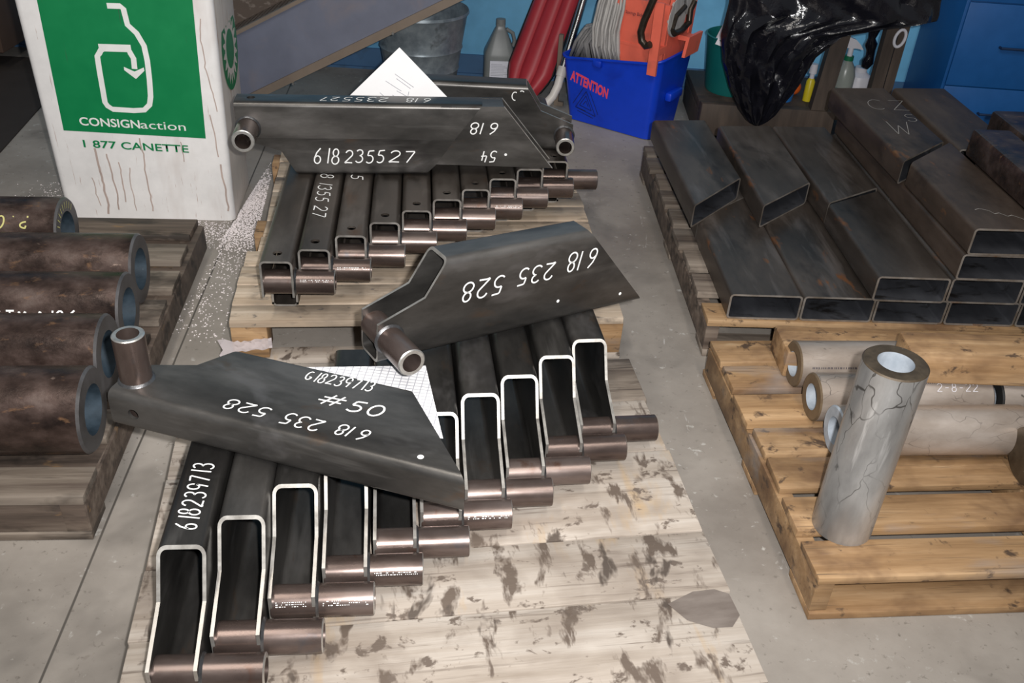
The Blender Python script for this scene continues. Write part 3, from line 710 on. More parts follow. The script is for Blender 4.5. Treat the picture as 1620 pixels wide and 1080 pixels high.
# ------------------------------------------------------------------ stacked rectangular tubes on the right
gT = 'rectangular steel tubes on the right pallet'
def stock(label, fl, fr, bl_, br, z, yaw, mat='tube_steel', W=.216, H=.083, group=gT, name='rectangular_steel_tube'):
    """fl, fr: front cut along-length at left / right side; bl_, br the far cut.  Origin set so that x=0 is the tube's middle"""
    mb = MB(); rc = .012
    lo = rr_loop(W, H, rc); 
    s0 = lambda w, t: fl + (fr - fl) * (w + W / 2) / W
    s1 = lambda w, t: bl_ + (br - bl_) * (w + W / 2) / W
    rect_tube(mb, W, H, .006, rc, s0, s1, mat, cut='tube_edge', bore='tube_bore'); return mb
def add_stock(label, x, y, yaw_deg, z, fl, fr, bl_, br, mat='tube_steel', **kw):
    """(x, y) world position of the left side at along = 0"""
    mb = stock(label, fl, fr, bl_, br, z, 0, mat, **kw); o = mb.build('rectangular_steel_tube')
    W = kw.get('W', .216); yw = math.radians(yaw_deg)
    o.matrix_world = place(x, y, z, -yw) @ Matrix.Translation((W / 2, 0, 0)); tag(o, label, 'steel tube', gT); return o
Z1, Z2, Z3, Z4, Z5 = .1318, .2158, .2998, .3838, .4678
def col(i): return .626 + i * .2185, 2.408 + i * .0143
T = {}
fy = 2.395
for i in range(5):
    x, y = col(i)
    lbl = ['bottom-layer rectangular tube at the left end of the front row', 'bottom-layer rectangular tube second from the left of the front row, open end between two others',
           'bottom-layer rectangular tube third from the left, under another tube with a matching open end', 'bottom-layer rectangular tube fourth from the left, under the three-high column',
           'bottom-layer rectangular tube cut off by the right edge of the picture'][i]
    if i < 2: add_stock(lbl, x, y, -3.7, Z1, 0, 0, .485, .685)
    else: add_stock(lbl, x, y, -3.7, Z1, 0, 0, 1.12, 1.12)
for i in range(2):
    x, y = col(i)
    add_stock(['oblique-cut tube under the far left tube, only its side showing', 'oblique-cut tube under the second far tube, mostly covered'][i], x, y, -3.7, Z1, .492, .692, 1.13, 1.13)
add_stock('rectangular tube in the second layer lying alone above the third front tube', 1.037, 2.418, -3.5, Z2, 0, 0, .470, .60)
add_stock('far left rectangular tube of the second layer, oblique open end facing the camera', .556, 2.816, -5.2, Z2, 0, .235, .75, .77)
add_stock('far rectangular tube of the second layer, between two others, oblique open end facing the camera', .785, 2.849, -3.6, Z2, 0, .205, .70, .725)
add_stock('far second-layer rectangular tube abutting the tube in front, right of two oblique open ends', 1.012, 2.905, -4.6, Z2, 0, .135, .68, .69)
add_stock('second-layer tube at the bottom of the three-high column, open end over two tubes', 1.258, 2.435, -3.7, Z2, 0, 0, 1.12, 1.12)
add_stock('second-layer tube at the right picture edge beside the three-high column', 1.478, 2.45, -3.7, Z2, 0, 0, 1.12, 1.12)
add_stock('third-layer tube in the three-high column, directly under the topmost open end', 1.257, 2.425, -3.7, Z3, 0, 0, 1.12, 1.12, 'rusty_tube_steel')
add_stock('third-layer tube right of the high column, mostly off the picture', 1.478, 2.45, -3.7, Z3, 0, 0, 1.12, 1.12, 'rusty_tube_steel')
t4 = add_stock('topmost front tube of the high column, faint chalk writing near its open end', 1.262, 2.42, -4.6, Z4, 0, 0, .455, .648, 'rusty_tube_steel')
t5 = add_stock('topmost far tube of the high column with large faint chalk letters', 1.205, 2.885, -5.0, Z4, 0, .185, .69, .71, 'rusty_tube_steel', W=.216)
add_stock('reddish brown top tube beside the chalk-lettered one, in front of the blue cabinet', 1.432, 3.02, -4.0, Z4, 0, 0, .60, .62, 'rusty_tube_steel')
# chalk marks
mb = MB(); mb.ribbon([[(0, 0), (.02, .012), (.05, .010), (.06, -.004), (.08, .006), (.10, -.006), (.12, .006), (.15, -.008), (.17, .004)]], lambda u, v: Vector((-.055 + u * .8, .12 + v * 1.2 - u * .3, .0836)), .0018, 'chalk_line'); mb.build('chalk_writing', t4)
mb = MB(); st = []
for txt, u0, v0, h in (('CZ', -.04, .47, .10), ('S', .05, .36, .07), ('W', -.05, .23, .12)):
    s_l, L = lettering(txt, h, .25)
    st += [[(u0 + a, v0 + b) for a, b in q] for q in s_l]
mb.ribbon(st, lambda u, v: Vector((u, v, .0836)), .0022, 'chalk_line'); mb.build('chalk_writing', t5)
def bar(label, x, y, z, yaw, W, H, L, mat):
    mb = MB(); mb.box((0, 0, 0), (W, L, H), mat, .002, bevel=.012); o = mb.build('rusty_steel_bar'); o.matrix_world = place(x, y, z, -math.radians(yaw)); tag(o, label, 'steel bar', 'rusty bars on top of the tube stack')
bar('solid rusty bar lying on the tube stack at the right picture edge, nearer one', 1.475, 2.2, Z5 + .001, -3.7, .125, .09, .77, 'pipe_rust')
bar('solid rusty bar on the tube stack at the right picture edge, farther one', 1.625, 2.3, Z5 + .001, -3.7, .12, .085, .88, 'pipe_rust')
mb = MB(); mb.box((0, 0, 0), (.34, .5, .0835), 'rusty_tube_steel', .002, bevel=.01); o = mb.build('rusty_steel_bar'); o.matrix_world = place(1.49, 2.45, Z4 + .0005, math.radians(3.7)); tag(o, 'flat rusty bar under the edge bars, right of the topmost front tube', 'steel bar', 'rusty bars on top of the tube stack')

# ------------------------------------------------------------------ timber, light pipes, standing pipe
t = thing('timber_beam', 'upper amber timber beam lying on the light pipes, right of the standing pipe', 'timber beam', place(.985, 1.955, .2525, math.radians(3.0)))
mb = MB(); mb.box((0, 0, 0), (.75, .115, .082), 'amber_pine', .002, bevel=.008); mb.build('beam_body', t)
t = thing('timber_beam', 'long amber timber beam lying directly on the right front pallet behind the light pipes', 'timber beam', place(.735, 2.13, .1265, math.radians(3.6)))
mb = MB(); mb.box((0, 0, 0), (1.0, .135, .082), 'amber_pine', .002, bevel=.008); mb.build('beam_body', t)
a63 = math.radians(6.3)
def lpipe(label, x, y, L, mat='grey_pipe', cut='grey_pipe_cut', r=.062, ri=.034):
    t = thing('heavy_wall_pipe', label, 'pipe', place(x, y, .1265 + r, a63), 'light grey pipes lying on the right front pallet')
    mb = MB(); mb.lathe([(0, ri), (0, r - .004), (.004, r), (L - .006, r), (L, r - .006), (L, ri)], (0, 0, 0), (1, 0, 0), mat, 48, closed=True, mats=[cut, cut, mat, mat, cut, 'light_bore']); mb.build('pipe_wall', t); return t
lp1 = lpipe('short light grey pipe nearest the timber beam, on the right front pallet', .748, 2.105, .33)
lp2 = lpipe('light grey pipe in the middle of the lying three, chalk mark on its side', .765, 1.961, .455)
lp3 = lpipe('light grey pipe nearest the camera of the lying ones, behind the standing pipe', .789, 1.828, .475, 'grey_pipe', 'light_bore')
lp4 = lpipe('light grey pipe end at the right picture edge beside the paper table', 1.236, 2.012, .35, 'grey_pipe', 'end_shade')  # cut faces painted near-black as the dark shade between the pipe ends
mb = MB(); fp = on_pipe(.062, math.radians(48)); st, L = lettering('2-8-22', .022, .25); mb.ribbon(st, lambda u, v: fp(.30 + u, v), .0016, 'white_plastic'); mb.build('chalk_writing', lp2)
for pp, x0, x1, a in ((lp1, .03, .20, 22), (lp2, .27, .43, 68)):
    fp = on_pipe(.062, math.radians(a)); mb = MB(); x = x0
    while x < x1: mb.ribbon([[(x, 0), (x, .005)]], lambda u, v: fp(u, v), .0018, 'mark_black'); x += random.uniform(.003, .007)
    mb.build('stamped_text', pp)
t = thing('standing_pipe', 'heavy silver pipe standing upright on the right front pallet', 'pipe', place(.757, 1.568, .1262))
mb = MB(); r, ri, h = .0645, .036, .442
mb.lathe([(0, ri), (0, r), (h - .003, r), (h, r - .003), (h, ri)], (0, 0, 0), (0, 0, 1), 'silver_pipe', 56, closed=True, mats=['dark_pipe_cut', 'silver_pipe', 'dark_pipe_cut', 'dark_pipe_cut', 'light_bore']); mb.build('pipe_wall', t)
mb = MB(); mb.lathe([(0, .0001), (0, .07), (.4, .07)], (1.226, 1.765, .197), (math.cos(a63), math.sin(a63), 0), 'rusty_tube_steel', 40, mats=['dark_pipe_cut', 'rusty_tube_steel']); tag(mb.build('round_steel_bar'), 'dark round bar end at the right picture edge below the paper table', 'steel bar')
sheet('paper_table', 'white paper with a printed number table at the right picture edge', [(1.275, 1.85, .205), (1.49, 1.87, .205), (1.54, 2.10, .262), (1.325, 2.08, .262)], 'table_paper')

# paper lying on the front row under arm 50, and a sheet leaning behind arm 54
sheet('grid_paper', 'white printed grid sheet lying under the tip of arm 50', [(-0.4227, 1.504, .3683), (-0.1258, 1.4863, .3683), (-0.1887, 1.735, .3683), (-0.4817, 1.6957, .3683)], 'grid_paper')
sp_ = sheet('drawing_sheet', 'white sheet with a small drawing, corner up behind the arm numbered 54', [(-0.4099, 2.9785, 0.6956), (-0.6095, 2.9441, 0.4981), (-0.403, 2.9097, 0.4204), (-0.2015, 2.9441, 0.5059)], 'drawing_paper')
mb = MB(); W2 = sp_.matrix_world.inverted()
st = [[(-.375 + .0, .535), (-.36, .50)], [(-.37, .50), (-.35, .515)]]
def XS(u, v):
    p = W2 @ Vector((u, 3.01, v)); q = W2 @ Vector((0, 0, 1.6)); # seen point dropped onto the sheet
    d = (p - q); k = (-q.z + .0012 * (1 if q.z > 0 else -1)) / d.z; return q + d * k
lines = [[(-.44, .53), (-.37, .495)], [(-.425, .545), (-.355, .51)], [(-.40, .53), (-.41, .498)], [(-.385, .545), (-.395, .50)], [(-.46, .575), (-.41, .545)], [(-.43, .60), (-.37, .56)], [(-.425, .585), (-.38, .555)], [(-.49, .51), (-.48, .495)], [(-.48, .535), (-.455, .515)]]
mb.ribbon(lines, XS, .0016, 'print_ink'); o = mb.build('printed_lines', None); o.parent = sp_

# ------------------------------------------------------------------ white bin
BIN = thing('recycling_bin', 'tall white bin with green recycling sign, standing behind the left pallet', 'bin', place(-1.61, 3.02, 0, .105))
bw, bd, bh = .585, .335, 1.0
mb = MB()
prof = []
rc = .03
def rrxy(x0, x1, y0, y1, r, n=4):
    P = []
    for cx_, cy_, a0 in ((x1 - r, y0 + r, -90), (x1 - r, y1 - r, 0), (x0 + r, y1 - r, 90), (x0 + r, y0 + r, 180)):
        for i in range(n + 1): a = math.radians(a0 + 90 * i / n); P.append((cx_ + r * math.cos(a), cy_ + r * math.sin(a)))
    return P
rings = []
for z, g in ((0, 0), (.05, .001), (1.0, .016)):
    rings.append([mb.v((x, y, z)) for x, y in rrxy(-g, bw + g, -g, bd + g, .022)])
n = len(rings[0])
for A, B in zip(rings, rings[1:]):
    for i in range(n):
        j = (i + 1) % n; mid = (A[i].co + A[j].co) / 2
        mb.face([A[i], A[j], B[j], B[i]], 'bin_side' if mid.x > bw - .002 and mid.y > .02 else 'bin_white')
mb.face(rings[0][::-1], 'bin_white'); mb.face(rings[-1], 'bin_white'); mb.build('bin_body', BIN)
fr = lambda u, z, d=.0: Vector((u, -.0165 * z - .0012 - d, z))
mb = MB(); mb.face([mb.v(fr(u, z)) for u, z in ((.055, .331), (.521, .314), (.545, .985), (.066, .985))], 'sign_green'); mb.build('green_sign', BIN)
logo = [(.272, .7502), (.3202, .7504), (.325, .6928), (.3489, .6669), (.3657, .6269), (.3683, .5789), (.3654, .5159), (.3601, .4586), (.3523, .4294), (.3323, .4107), (.2976, .4077), (.2298, .4105), (.2087, .4261), (.2096, .4693), (.2108, .54), (.2128, .5884), (.2213, .5989), (.232, .6149), (.3143, .6152), (.3187, .6017), (.3259, .5847), (.3237, .5499)]
mb = MB(); mb.ribbon([logo], lambda u, z: fr(u, z, .0008), .0175, 'sign_white')
mb.ribbon([[(.2225, .617), (.3235, .617)]], lambda u, z: fr(u, z, .0010), .024, 'sign_white')
mb.face([mb.v(fr(u, z, .0010)) for u, z in ((.2905, .556), (.322, .5415), (.3535, .556), (.3540, .545), (.3225, .5165), (.290, .545))], 'sign_white'); mb.build('bottle_logo', BIN)
tl = lambda u0, z0, sl: (lambda u, v: fr(u0 + u, z0 + v + sl * u, .0008))
text_part(BIN, 'sign_lettering', 'CONSIGN', 'sign_white', tl(.113, .352, -.034), .029, .196, .018)
text_part(BIN, 'sign_lettering', 'action', 'sign_white', tl(.311, .3455, -.034), .030, .148, 0.0)
text_part(BIN, 'phone_lettering', '1 877 CANETTE', 'sign_green', tl(.110, .273, -.034), .027, .348, .016)
mb = MB(); sx = lambda a, rr, d=.0012: Vector((bw + .0165 * (.55 + math.sin(a) * rr * .15) + d, .19 + math.cos(a) * rr, .565 + math.sin(a) * rr))
n = 48; ctr = mb.v(sx(0, 0)); ring = [mb.v(sx(2 * PI * i / n, .138)) for i in range(n)]
for i in range(n): mb.face([ctr, ring[i], ring[(i + 1) % n]], 'sign_green')
for i in range(18):
    a = 2 * PI * i / 18; mb.face([mb.v(sx(a - .13, .072, .002)), mb.v(sx(a + .13, .072, .002)), mb.v(sx(a + .10, .10, .002)), mb.v(sx(a, .122, .002)), mb.v(sx(a - .10, .10, .002))], 'bin_side')
ring2 = [mb.v(sx(2 * PI * i / n, .086, .0017)) for i in range(n)]; ring3 = [mb.v(sx(2 * PI * i / n, .066, .0017)) for i in range(n)]
for i in range(n): mb.face([ring2[i], ring2[(i + 1) % n], ring3[(i + 1) % n], ring3[i]], 'bin_side')
mb.build('round_emblem', BIN)
rd = random.Random(11)
for u0, z0, z1, w in ((.145, .27, .01, .007), (.18, .25, .02, .005), (.215, .22, .04, .004), (.25, .20, .02, .003), (.30, .31, .03, .0045), (.115, .16, .03, .003), (.435, .30, .20, .003), (.555, .72, .40, .0035), (.545, .40, .22, .004), (.56, .22, .03, .006)):
    mb = MB(); st = []; u = u0; z = z0
    while z > z1: st.append((u, z)); z -= rd.uniform(.012, .03); u += rd.uniform(-.004, .0045)
    if len(st) > 2: mb.ribbon([st], lambda a, b: fr(a, b, .0009), w, 'drip_brown'); mb.build('drip_stain', BIN)
# spilled granules round the bin
mb = MB(); cnt = 0
for k in range(9000):
    r_ = random.random()
    if r_ < .68: x = -1.03 + random.random() ** 1.4 * .19; y = random.gauss(3.20, .16)
    elif r_ < .82: x = random.uniform(-1.25, -.9); y = random.gauss(2.98, .06)
    elif r_ < .90: x = random.gauss(-1.70, .07); y = random.gauss(3.12, .12)
    else: x = random.gauss(-.95, .10); y = random.uniform(2.3, 3.0)
    lx = (x + 1.61) * math.cos(.105) + (y - 3.02) * math.sin(.105); ly = -(x + 1.61) * math.sin(.105) + (y - 3.02) * math.cos(.105)
    if -.004 < lx < bw + .004 and -.004 < ly < bd + .004: continue
    if x > -.815 - (y - 2.2) * .14 and y > 2.12: continue
    if y < 2.86 and x < -1.02: continue
    s = random.uniform(.0014, .0040); a = random.uniform(0, 6.3)
    P = [Vector((x + s * math.cos(a + q * 2 * PI / 3), y + s * math.sin(a + q * 2 * PI / 3), .0003)) for q in range(3)]; top = mb.v((x, y, s * .9)); v = [mb.v(p) for p in P]
    for q in range(3): mb.face([v[q], v[(q + 1) % 3], top], 'granule_white')
o = mb.build('absorbent_granules', sharp=10); tag(o, 'white absorbent granules spilled on the floor around the white bin', 'granules', kind='stuff')

# ------------------------------------------------------------------ conveyor chute
t = thing('conveyor_chute', 'sloping grey sheet-metal chute between the white bin and the galvanized bucket', 'chute')
YC = 3.98
def cz(x, k): return .15 + (x + 1.13) * .5364 + k      # lower edge line
mb = MB(); XC = lambda u, v, tt: Vector((u, tt, v))
x0, x1 = -1.395, .15
mb.prism([(x0, cz(x0, .0)), (x1, cz(x1, .0)), (x1, cz(x1, .312)), (x0 - .2, cz(x0 - .2, .312)), (x0 - .2, .003)], XC, YC, YC + .006, 'chute_grey'); mb.build('side_panel', t)
mb = MB(); mb.prism([(x0, cz(x0, .0)), (x1, cz(x1, .0)), (x1, cz(x1, .038)), (x0 - .04, cz(x0 - .04, .038))], XC, YC - .014, YC - .001, 'chute_edge'); mb.build('lower_flange', t)
mb = MB(); mb.prism([(x0 - .2, cz(x0 - .2, .303)), (x1, cz(x1, .303)), (x1, cz(x1, .32)), (x0 - .2, cz(x0 - .2, .32))], XC, YC - .012, YC + .02, 'chute_edge'); mb.build('upper_flange', t)
mb = MB()
for k in range(60):
    xa = x0 - .2 + k * (x1 - x0 + .2) / 60; xb = xa + (x1 - x0 + .2) / 60 * .8
    mb.prism([(xa, cz(xa, .27)), (xb, cz(xb, .27)), (xb, cz(xb, .293)), (xa, cz(xa, .293))], XC, YC + .021, YC + .42, 'belt_brown')
mb.build('ribbed_belt', t)
mb = MB(); mb.prism([(x0 - .2, .003), (x0, cz(x0, .0)), (x1, cz(x1, .0)), (x1, cz(x1, .50)), (x0 - .2, cz(x0 - .2, .50))], XC, YC + .421, YC + .427, 'belt_brown'); mb.build('far_panel', t)
for x, z in ((-1.002, .212), (-.572, .452)):
    mb = MB(); mb.lathe([(0, .0001), (0, .0065), (-.006, .005), (-.006, .0001)], (x, YC - .0142, z), (0, 1, 0), 'screw_steel', 12); mb.build('screw', t)

# ------------------------------------------------------------------ galvanized bucket, jug, red pad, tube
t = thing('galvanized_bucket', 'dented galvanized steel bucket by the blue wall under the chute', 'bucket', place(-.535, 4.655, 0))
mb = MB()
pr = [(0, .0001), (.006, .165), (.012, .17), (.10, .182), (.108, .188), (.118, .184), (.20, .197), (.208, .203), (.218, .199), (.36, .222), (.372, .232), (.384, .228), (.372, .222), (.30, .208), (.04, .17), (.03, .0001)]
mb.lathe(pr, (0, 0, 0), (0, 0, 1), 'galvanized', 48); mb.build('bucket_body', t)
hp = [Vector((.20 * math.cos(a), -.185 - .0 * abs(math.sin(a)), .05 + .12 * math.sin(a))) for a in [PI * (1.0 + k / 10) for k in range(11)]]
mb = MB(); mb.tube([Vector((.19 + .02 * math.sin(k), -.08 + k * .01, .03 + .012 * k)) for k in range(4)], .01, 'rack_wood', 8); mb.build('handle', t)
t = thing('plastic_jug', 'grey plastic jug with a white label, standing by the blue wall', 'jug', place(-.155, 4.775, 0, .1))
mb = MB(); P = [(0, .066), (.004, .074), (.015, .077), (.15, .077), (.165, .075), (.27, .030), (.285, .022), (.30, .022)]
for k in range(1):
    rings = []
    for z, r in P: rings.append([mb.v((x, y, z)) for x, y in rrxy(-r, r, -r * .92, r * .92, r * .45)])
    n = len(rings[0])
    for A, B in zip(rings, rings[1:]):
        for i in range(n): mb.face([A[i], A[(i + 1) % n], B[(i + 1) % n], B[i]], 'jug_plastic')
    mb.face(rings[0][::-1], 'jug_plastic'); mb.face(rings[-1], 'jug_plastic')
mb.build('jug_body', t)
mb = MB(); mb.lathe([(.292, .0001), (.292, .024), (.322, .023), (.324, .0001)], (0, 0, 0), (0, 0, 1), 'jug_plastic', 20); mb.build('cap', t)
mb = MB(); mb.tube([(.028, 0, .275), (.062, 0, .255), (.072, 0, .22), (.066, 0, .19)], .009, 'jug_plastic', 8); mb.build('handle', t)
mb = MB(); mb.box((-.05, -.0735, .03), (.05, -.0715, .135), 'label_paper'); mb.box((-.046, -.0742, .040), (.046, -.0736, .050), 'label_blue')
for k in range(8): mb.box((-.044, -.0740, .062 + k * .008), (.03 + random.uniform(-.02, .012), -.0736, .0635 + k * .008), 'print_ink')
mb.build('label', t)
t = thing('creeper_board', 'red padded board leaning on the blue wall beside the grey jug', 'padded board')
def redX(u, v, d):   # v up the board, u across; leaning back and to the right
    base = Vector((-.035, 4.565, .012)); top = Vector((.165, 4.83, .60)); ax = (top - base); ln = ax.length; ax /= ln
    side = Vector((.86, -.42, -.10)); side = (side - ax * side.dot(ax)).normalized(); nrm = side.cross(ax)
    if nrm.y > 0: nrm = -nrm
    return base + ax * v + side * u + nrm * d
mb = MB(); nu, nv = 24, 30; grid = []
def half(v):
    if v < .13: return .045 + .075 * math.sqrt(min(1, v / .13))
    return .12 - .012 * (v - .13) / .5
def pad(u): 
    q = (u * 1.5 + 1.5) % 1.0
    return .022 + .016 * max(0.0, math.sin(PI * q)) ** .6
for j in range(nv + 1):
    v = .66 * j / nv; row = []
    for i in range(nu + 1):
        u = -1 + 2 * i / nu; row.append(mb.v(redX(u * half(v), v, pad(u) * (1 - abs(u) ** 8))))
    grid.append(row)
for j in range(nv):
    for i in range(nu): mb.face([grid[j][i], grid[j][i + 1], grid[j + 1][i + 1], grid[j + 1][i]], 'red_vinyl')
mb.build('red_pad', t, sharp=80)
mb = MB(); q = [(-1 * half(.66 * j / 14), .66 * j / 14) for j in range(15)] ; q2 = [(half(.66 * j / 14), .66 * j / 14) for j in range(14, -1, -1)]
poly = q2[::1] + q; mb.prism([(a * 1.03, b) for a, b in poly], lambda u, v, d: redX(u, v, d), -.012, .004, 'black_trim'); mb.build('backing', t)
t = thing('suction_tube', 'chrome tube with white bent end, propped beside the red padded board', 'tube')
mb = MB(); mb.tube([(.245, 4.60, .56), (.205, 4.52, .40), (.152, 4.43, .19)], .019, 'chrome', 16); mb.build('chrome_section', t)
mb = MB(); mb.tube([(.157, 4.438, .21), (.148, 4.42, .17)], .024, 'white_pvc', 16); mb.build('collar', t)
mb = MB(); mb.tube([(.150, 4.425, .18), (.138, 4.40, .13), (.118, 4.385, .085), (.085, 4.375, .045), (.05, 4.37, .022)], .020, 'white_pvc', 16); mb.build('bent_end', t)
mb = MB(); mb.box((0, 0, 0), (.02, .02, .34), 'chute_edge'); mb.box((.0205, 0, 0), (.045, .02, .02), 'chute_edge'); o = mb.build('wood_offcut'); o.matrix_world = place(.128, 4.50, .001, -.2); tag(o, 'thin wooden frame corner on the floor behind the blue mop bucket', 'frame')

# ------------------------------------------------------------------ mop bucket
MBm = place(.191, 4.337, 0, -math.atan2(.527, .85))
t = thing('mop_bucket', 'blue plastic mop bucket marked ATTENTION in front of the blue wall', 'mop bucket', MBm)
bl_, bs_ = .432, .27
mb = MB(); rings = []
def rimz(x, y):
    f = (x + .03) / (bl_ + .06); return .30 + .075 * max(0.0, f) ** 1.6 - .028 * math.sin(PI * min(1, max(0, f)))
for lev in (0, 1, 2, 3, 4):
    f = lev / 4; g = .036 * f; R = []
    for x, y in rrxy(-g, bl_ + g * .7, -g, bs_ + g, .035, 6): R.append(mb.v((x, y, .004 + (rimz(x, y) - .004) * f)))
    rings.append(R)
inner = [mb.v((x, y, rimz(x, y) - .002)) for x, y in rrxy(-.031, bl_ + .020, -.031, bs_ + .031, .033, 6)]
inb = [mb.v((x, y, .06)) for x, y in rrxy(.008, bl_ - .008, .008, bs_ - .008, .05, 6)]
n = len(inner)
for A, B in zip(rings + [inner], rings[1:] + [inner, inb]):
    if A is B: continue
    for i in range(n): mb.face([A[i], A[(i + 1) % n], B[(i + 1) % n], B[i]], 'bucket_blue')
mb.face(rings[0][::-1], 'bucket_blue'); mb.face(inb, 'bucket_blue'); mb.build('bucket_body', t, sharp=50)
mb = MB(); e = [(x, y) for x, y in rrxy(-.040, bl_ + .029, -.040, bs_ + .040, .04, 6)]; pts = [Vector((x, y, rimz(x, y))) for x, y in e]; mb.tube(pts + [pts[0]], .0065, 'bucket_blue', 8, False); mb.build('rim', t)
for (x, y) in ((.03, .03), (bl_ - .03, .03), (.03, bs_ - .03), (bl_ - .03, bs_ - .03)):
    mb = MB(); mb.lathe([(-.011, .0001), (-.011, .0065), (.011, .0065), (.011, .0001)], (x, y, .007), (0, 1, 0), 'black_trim', 18); mb.build('caster', t)
mb = MB(); mb.box((bl_ + .012, .075, .17), (bl_ + .045, .20, .21), 'bucket_blue', bevel=.01); mb.build('side_grip', t)
mb = MB(); mb.box((.13, -.052, .285), (.175, -.02, .318), 'bucket_blue', bevel=.008); mb.build('rim_lug', t)
fm = lambda u, z, d=.0: Vector((u, -.036 * (z - .014) / .30 - .0022 - d, z))
sl = -.23
text_part(t, 'warning_lettering', 'ATTENTION', 'marking_red', lambda u, v: fm(.012 + u + v * .12, .196 + v + u * sl), .046, .197, .042)
mb = MB(); tri = [(.045, .070), (.152, .048), (.10, .158), (.045, .070), (.10, .062)]
tr2 = [(.066, .084), (.130, .070), (.099, .136), (.066, .084), (.09, .079)]
mb.ribbon([tri, tr2, [(.084, .09), (.10, .112), (.113, .086)], [(.03, .083), (.085, .172)], [(.118, .16), (.165, .06)], [(.055, .055), (.14, .036)]], lambda u, z: fm(u, z, .0008), .0026, 'mark_black'); mb.build('warning_triangle', t)
# wringer sits on the rim
t2 = thing('mop_wringer', 'orange mop wringer with black lever, sitting on the blue mop bucket', 'wringer', MBm)
mb = MB()
def hexa(lo4, hi4, m):
    A = [mb.v(p) for p in lo4]; B = [mb.v(p) for p in hi4]; mb.face(A[::-1], m); mb.face(B, m)
    for i in range(4): mb.face([A[i], A[(i + 1) % 4], B[(i + 1) % 4], B[i]], m)
def slab(x0, x1, y0, y1, z0, z1, m, ty=0.0, tx0=0.0, tx1=0.0):
    hexa([(x0, y0, z0), (x1, y0, z0), (x1, y1, z0), (x0, y1, z0)], [(x0 - tx0, y0 - ty, z1), (x1 + tx1, y0 - ty, z1), (x1 + tx1, y1 - ty, z1), (x0 - tx0, y1 - ty, z1)], m)
slab(.215, .43, .012, .03, .26, .60, 'wringer_orange', .02, .02, .02); mb.build('front_plate', t2)
mb = MB(); slab(.215, .43, .20, .218, .26, .66, 'wringer_orange', -.01, .02, .02); mb.build('back_plate', t2)
mb = MB(); slab(.412, .430, .030, .25, .24, .66, 'wringer_orange', 0, -.02, .02); slab(.40, .434, .235, .27, .20, .70, 'wringer_orange', 0, -.02, .02); mb.build('side_plate', t2)
mb = MB(); slab(.486, .500, .10, .24, .37, .46, 'wringer_orange', 0, -.01, .01); slab(.43, .49, .14, .20, .43, .45, 'wringer_orange'); mb.build('side_apron', t2)
mb = MB()
for z in (.40, .44, .52): slab(.205, .43, .002, .014, z, z + .012, 'wringer_orange', 0.001)
mb.build('stiffening_rib', t2)
mb = MB(); slab(.405, .447, -.062, -.050, .315, .62, 'wringer_orange', .005); slab(.405, .447, -.050, .012, .40, .43, 'wringer_orange'); mb.build('hook_bracket', t2)
mb = MB()
for k in range(3): pass
text_part(t2, 'small_lettering', 'Safe Savings Bidets', 'mark_black', lambda u, v: Vector((.215 + u, -.012, .535 + v - .01 * u)), .014, .13)
mb = MB(); mb.tube([(.415, -.085, .45), (.395, -.08, .44), (.372, -.078, .455), (.362, -.078, .49), (.372, -.078, .54), (.405, -.08, .64), (.43, -.08, .78)], .0155, 'oily_steel', 14); mb.build('lever', t2)
mb = MB(); mb.tube([(.44, .03, .50), (.455, .06, .475), (.458, .12, .475), (.462, .18, .50), (.455, .19, .55), (.455, .22, .58)], .014, 'oily_steel', 12); mb.tube([(.45, .04, .50), (.455, .05, .55), (.455, .13, .575)], .011, 'oily_steel', 10); mb.build('crank_linkage', t2)
mb = MB(); mb.lathe([(-.004, .0001), (-.004, .085), (.004, .085), (.004, .0001)], (.446, .08, .54), (1, 0, 0), 'mop_cotton', 26); mb.lathe([(-.004, .0001), (-.004, .07), (.004, .07), (.004, .0001)], (.446, .19, .60), (1, 0, 0), 'mop_cotton', 26); mb.build('gear_plate', t2)
# mops
def strands(name, label, n, f, r, mat):
    mb = MB()
    for k in range(n): mb.tube(f(k / max(1, n - 1)), r, mat, 5)
    o = mb.build(name, sharp=180); o.matrix_world = MBm; return tag(o, label, 'mop')
def fa(q):
    x = .10 + .125 * q; w = random.uniform(-.006, .006); y0 = random.uniform(-.020, .03)
    return [Vector((x + .035 * (1 - q) + w, y0 + .02, .66)), Vector((x + .012 + w, y0, .55)), Vector((x + w, y0 - .006, .45)), Vector((x + .004 + w * 2, y0 - .003, .37)), Vector((x + .015 + w, y0 + .02, .30))]
strands('string_mop', 'off-white string mop hanging over the left of the orange wringer', 60, fa, .0062, 'mop_cotton')
def fb(q):
    x = .01 + .12 * q; d = .02 * math.sin(q * 9) + random.uniform(-.01, .01); y = random.uniform(.02, .12)
    return [Vector((x + .06 * (q - .4) - .02, y, .27)), Vector((x - .01 + d, y - .02, .36)), Vector((x + .02 + d, y, .42)), Vector((x + .05, y + .05, .43)), Vector((x + .08, y + .09, .33))]
strands('string_mop', 'dirty grey string mop slumped in the left of the mop bucket', 54, fb, .0085, 'mop_dirty')
t = thing('dustpan', 'bright blue dustpan with handle hung behind the mops on the wall', 'dustpan', place(.34, 4.82, .18))
mb = MB(); mb.prism([(-.02, .30), (.10, .34), (.13, .52), (.08, .62), (.02, .60), (-.02, .42)], lambda u, v, d: Vector((u, d, v)), 0, .03, 'bucket_blue'); mb.build('pan', t)
mb = MB(); mb.tube([(-.13, -.02, .255), (-.07, -.03, .28), (.03, -.01, .33), (.06, 0, .36)], .02, 'blue_plastic', 12); mb.build('handle', t)
mb = MB(); mb.box((-.055, -.012, .30), (-.02, .012, .62), 'rack_wood'); mb.build('hanging_slat', t)

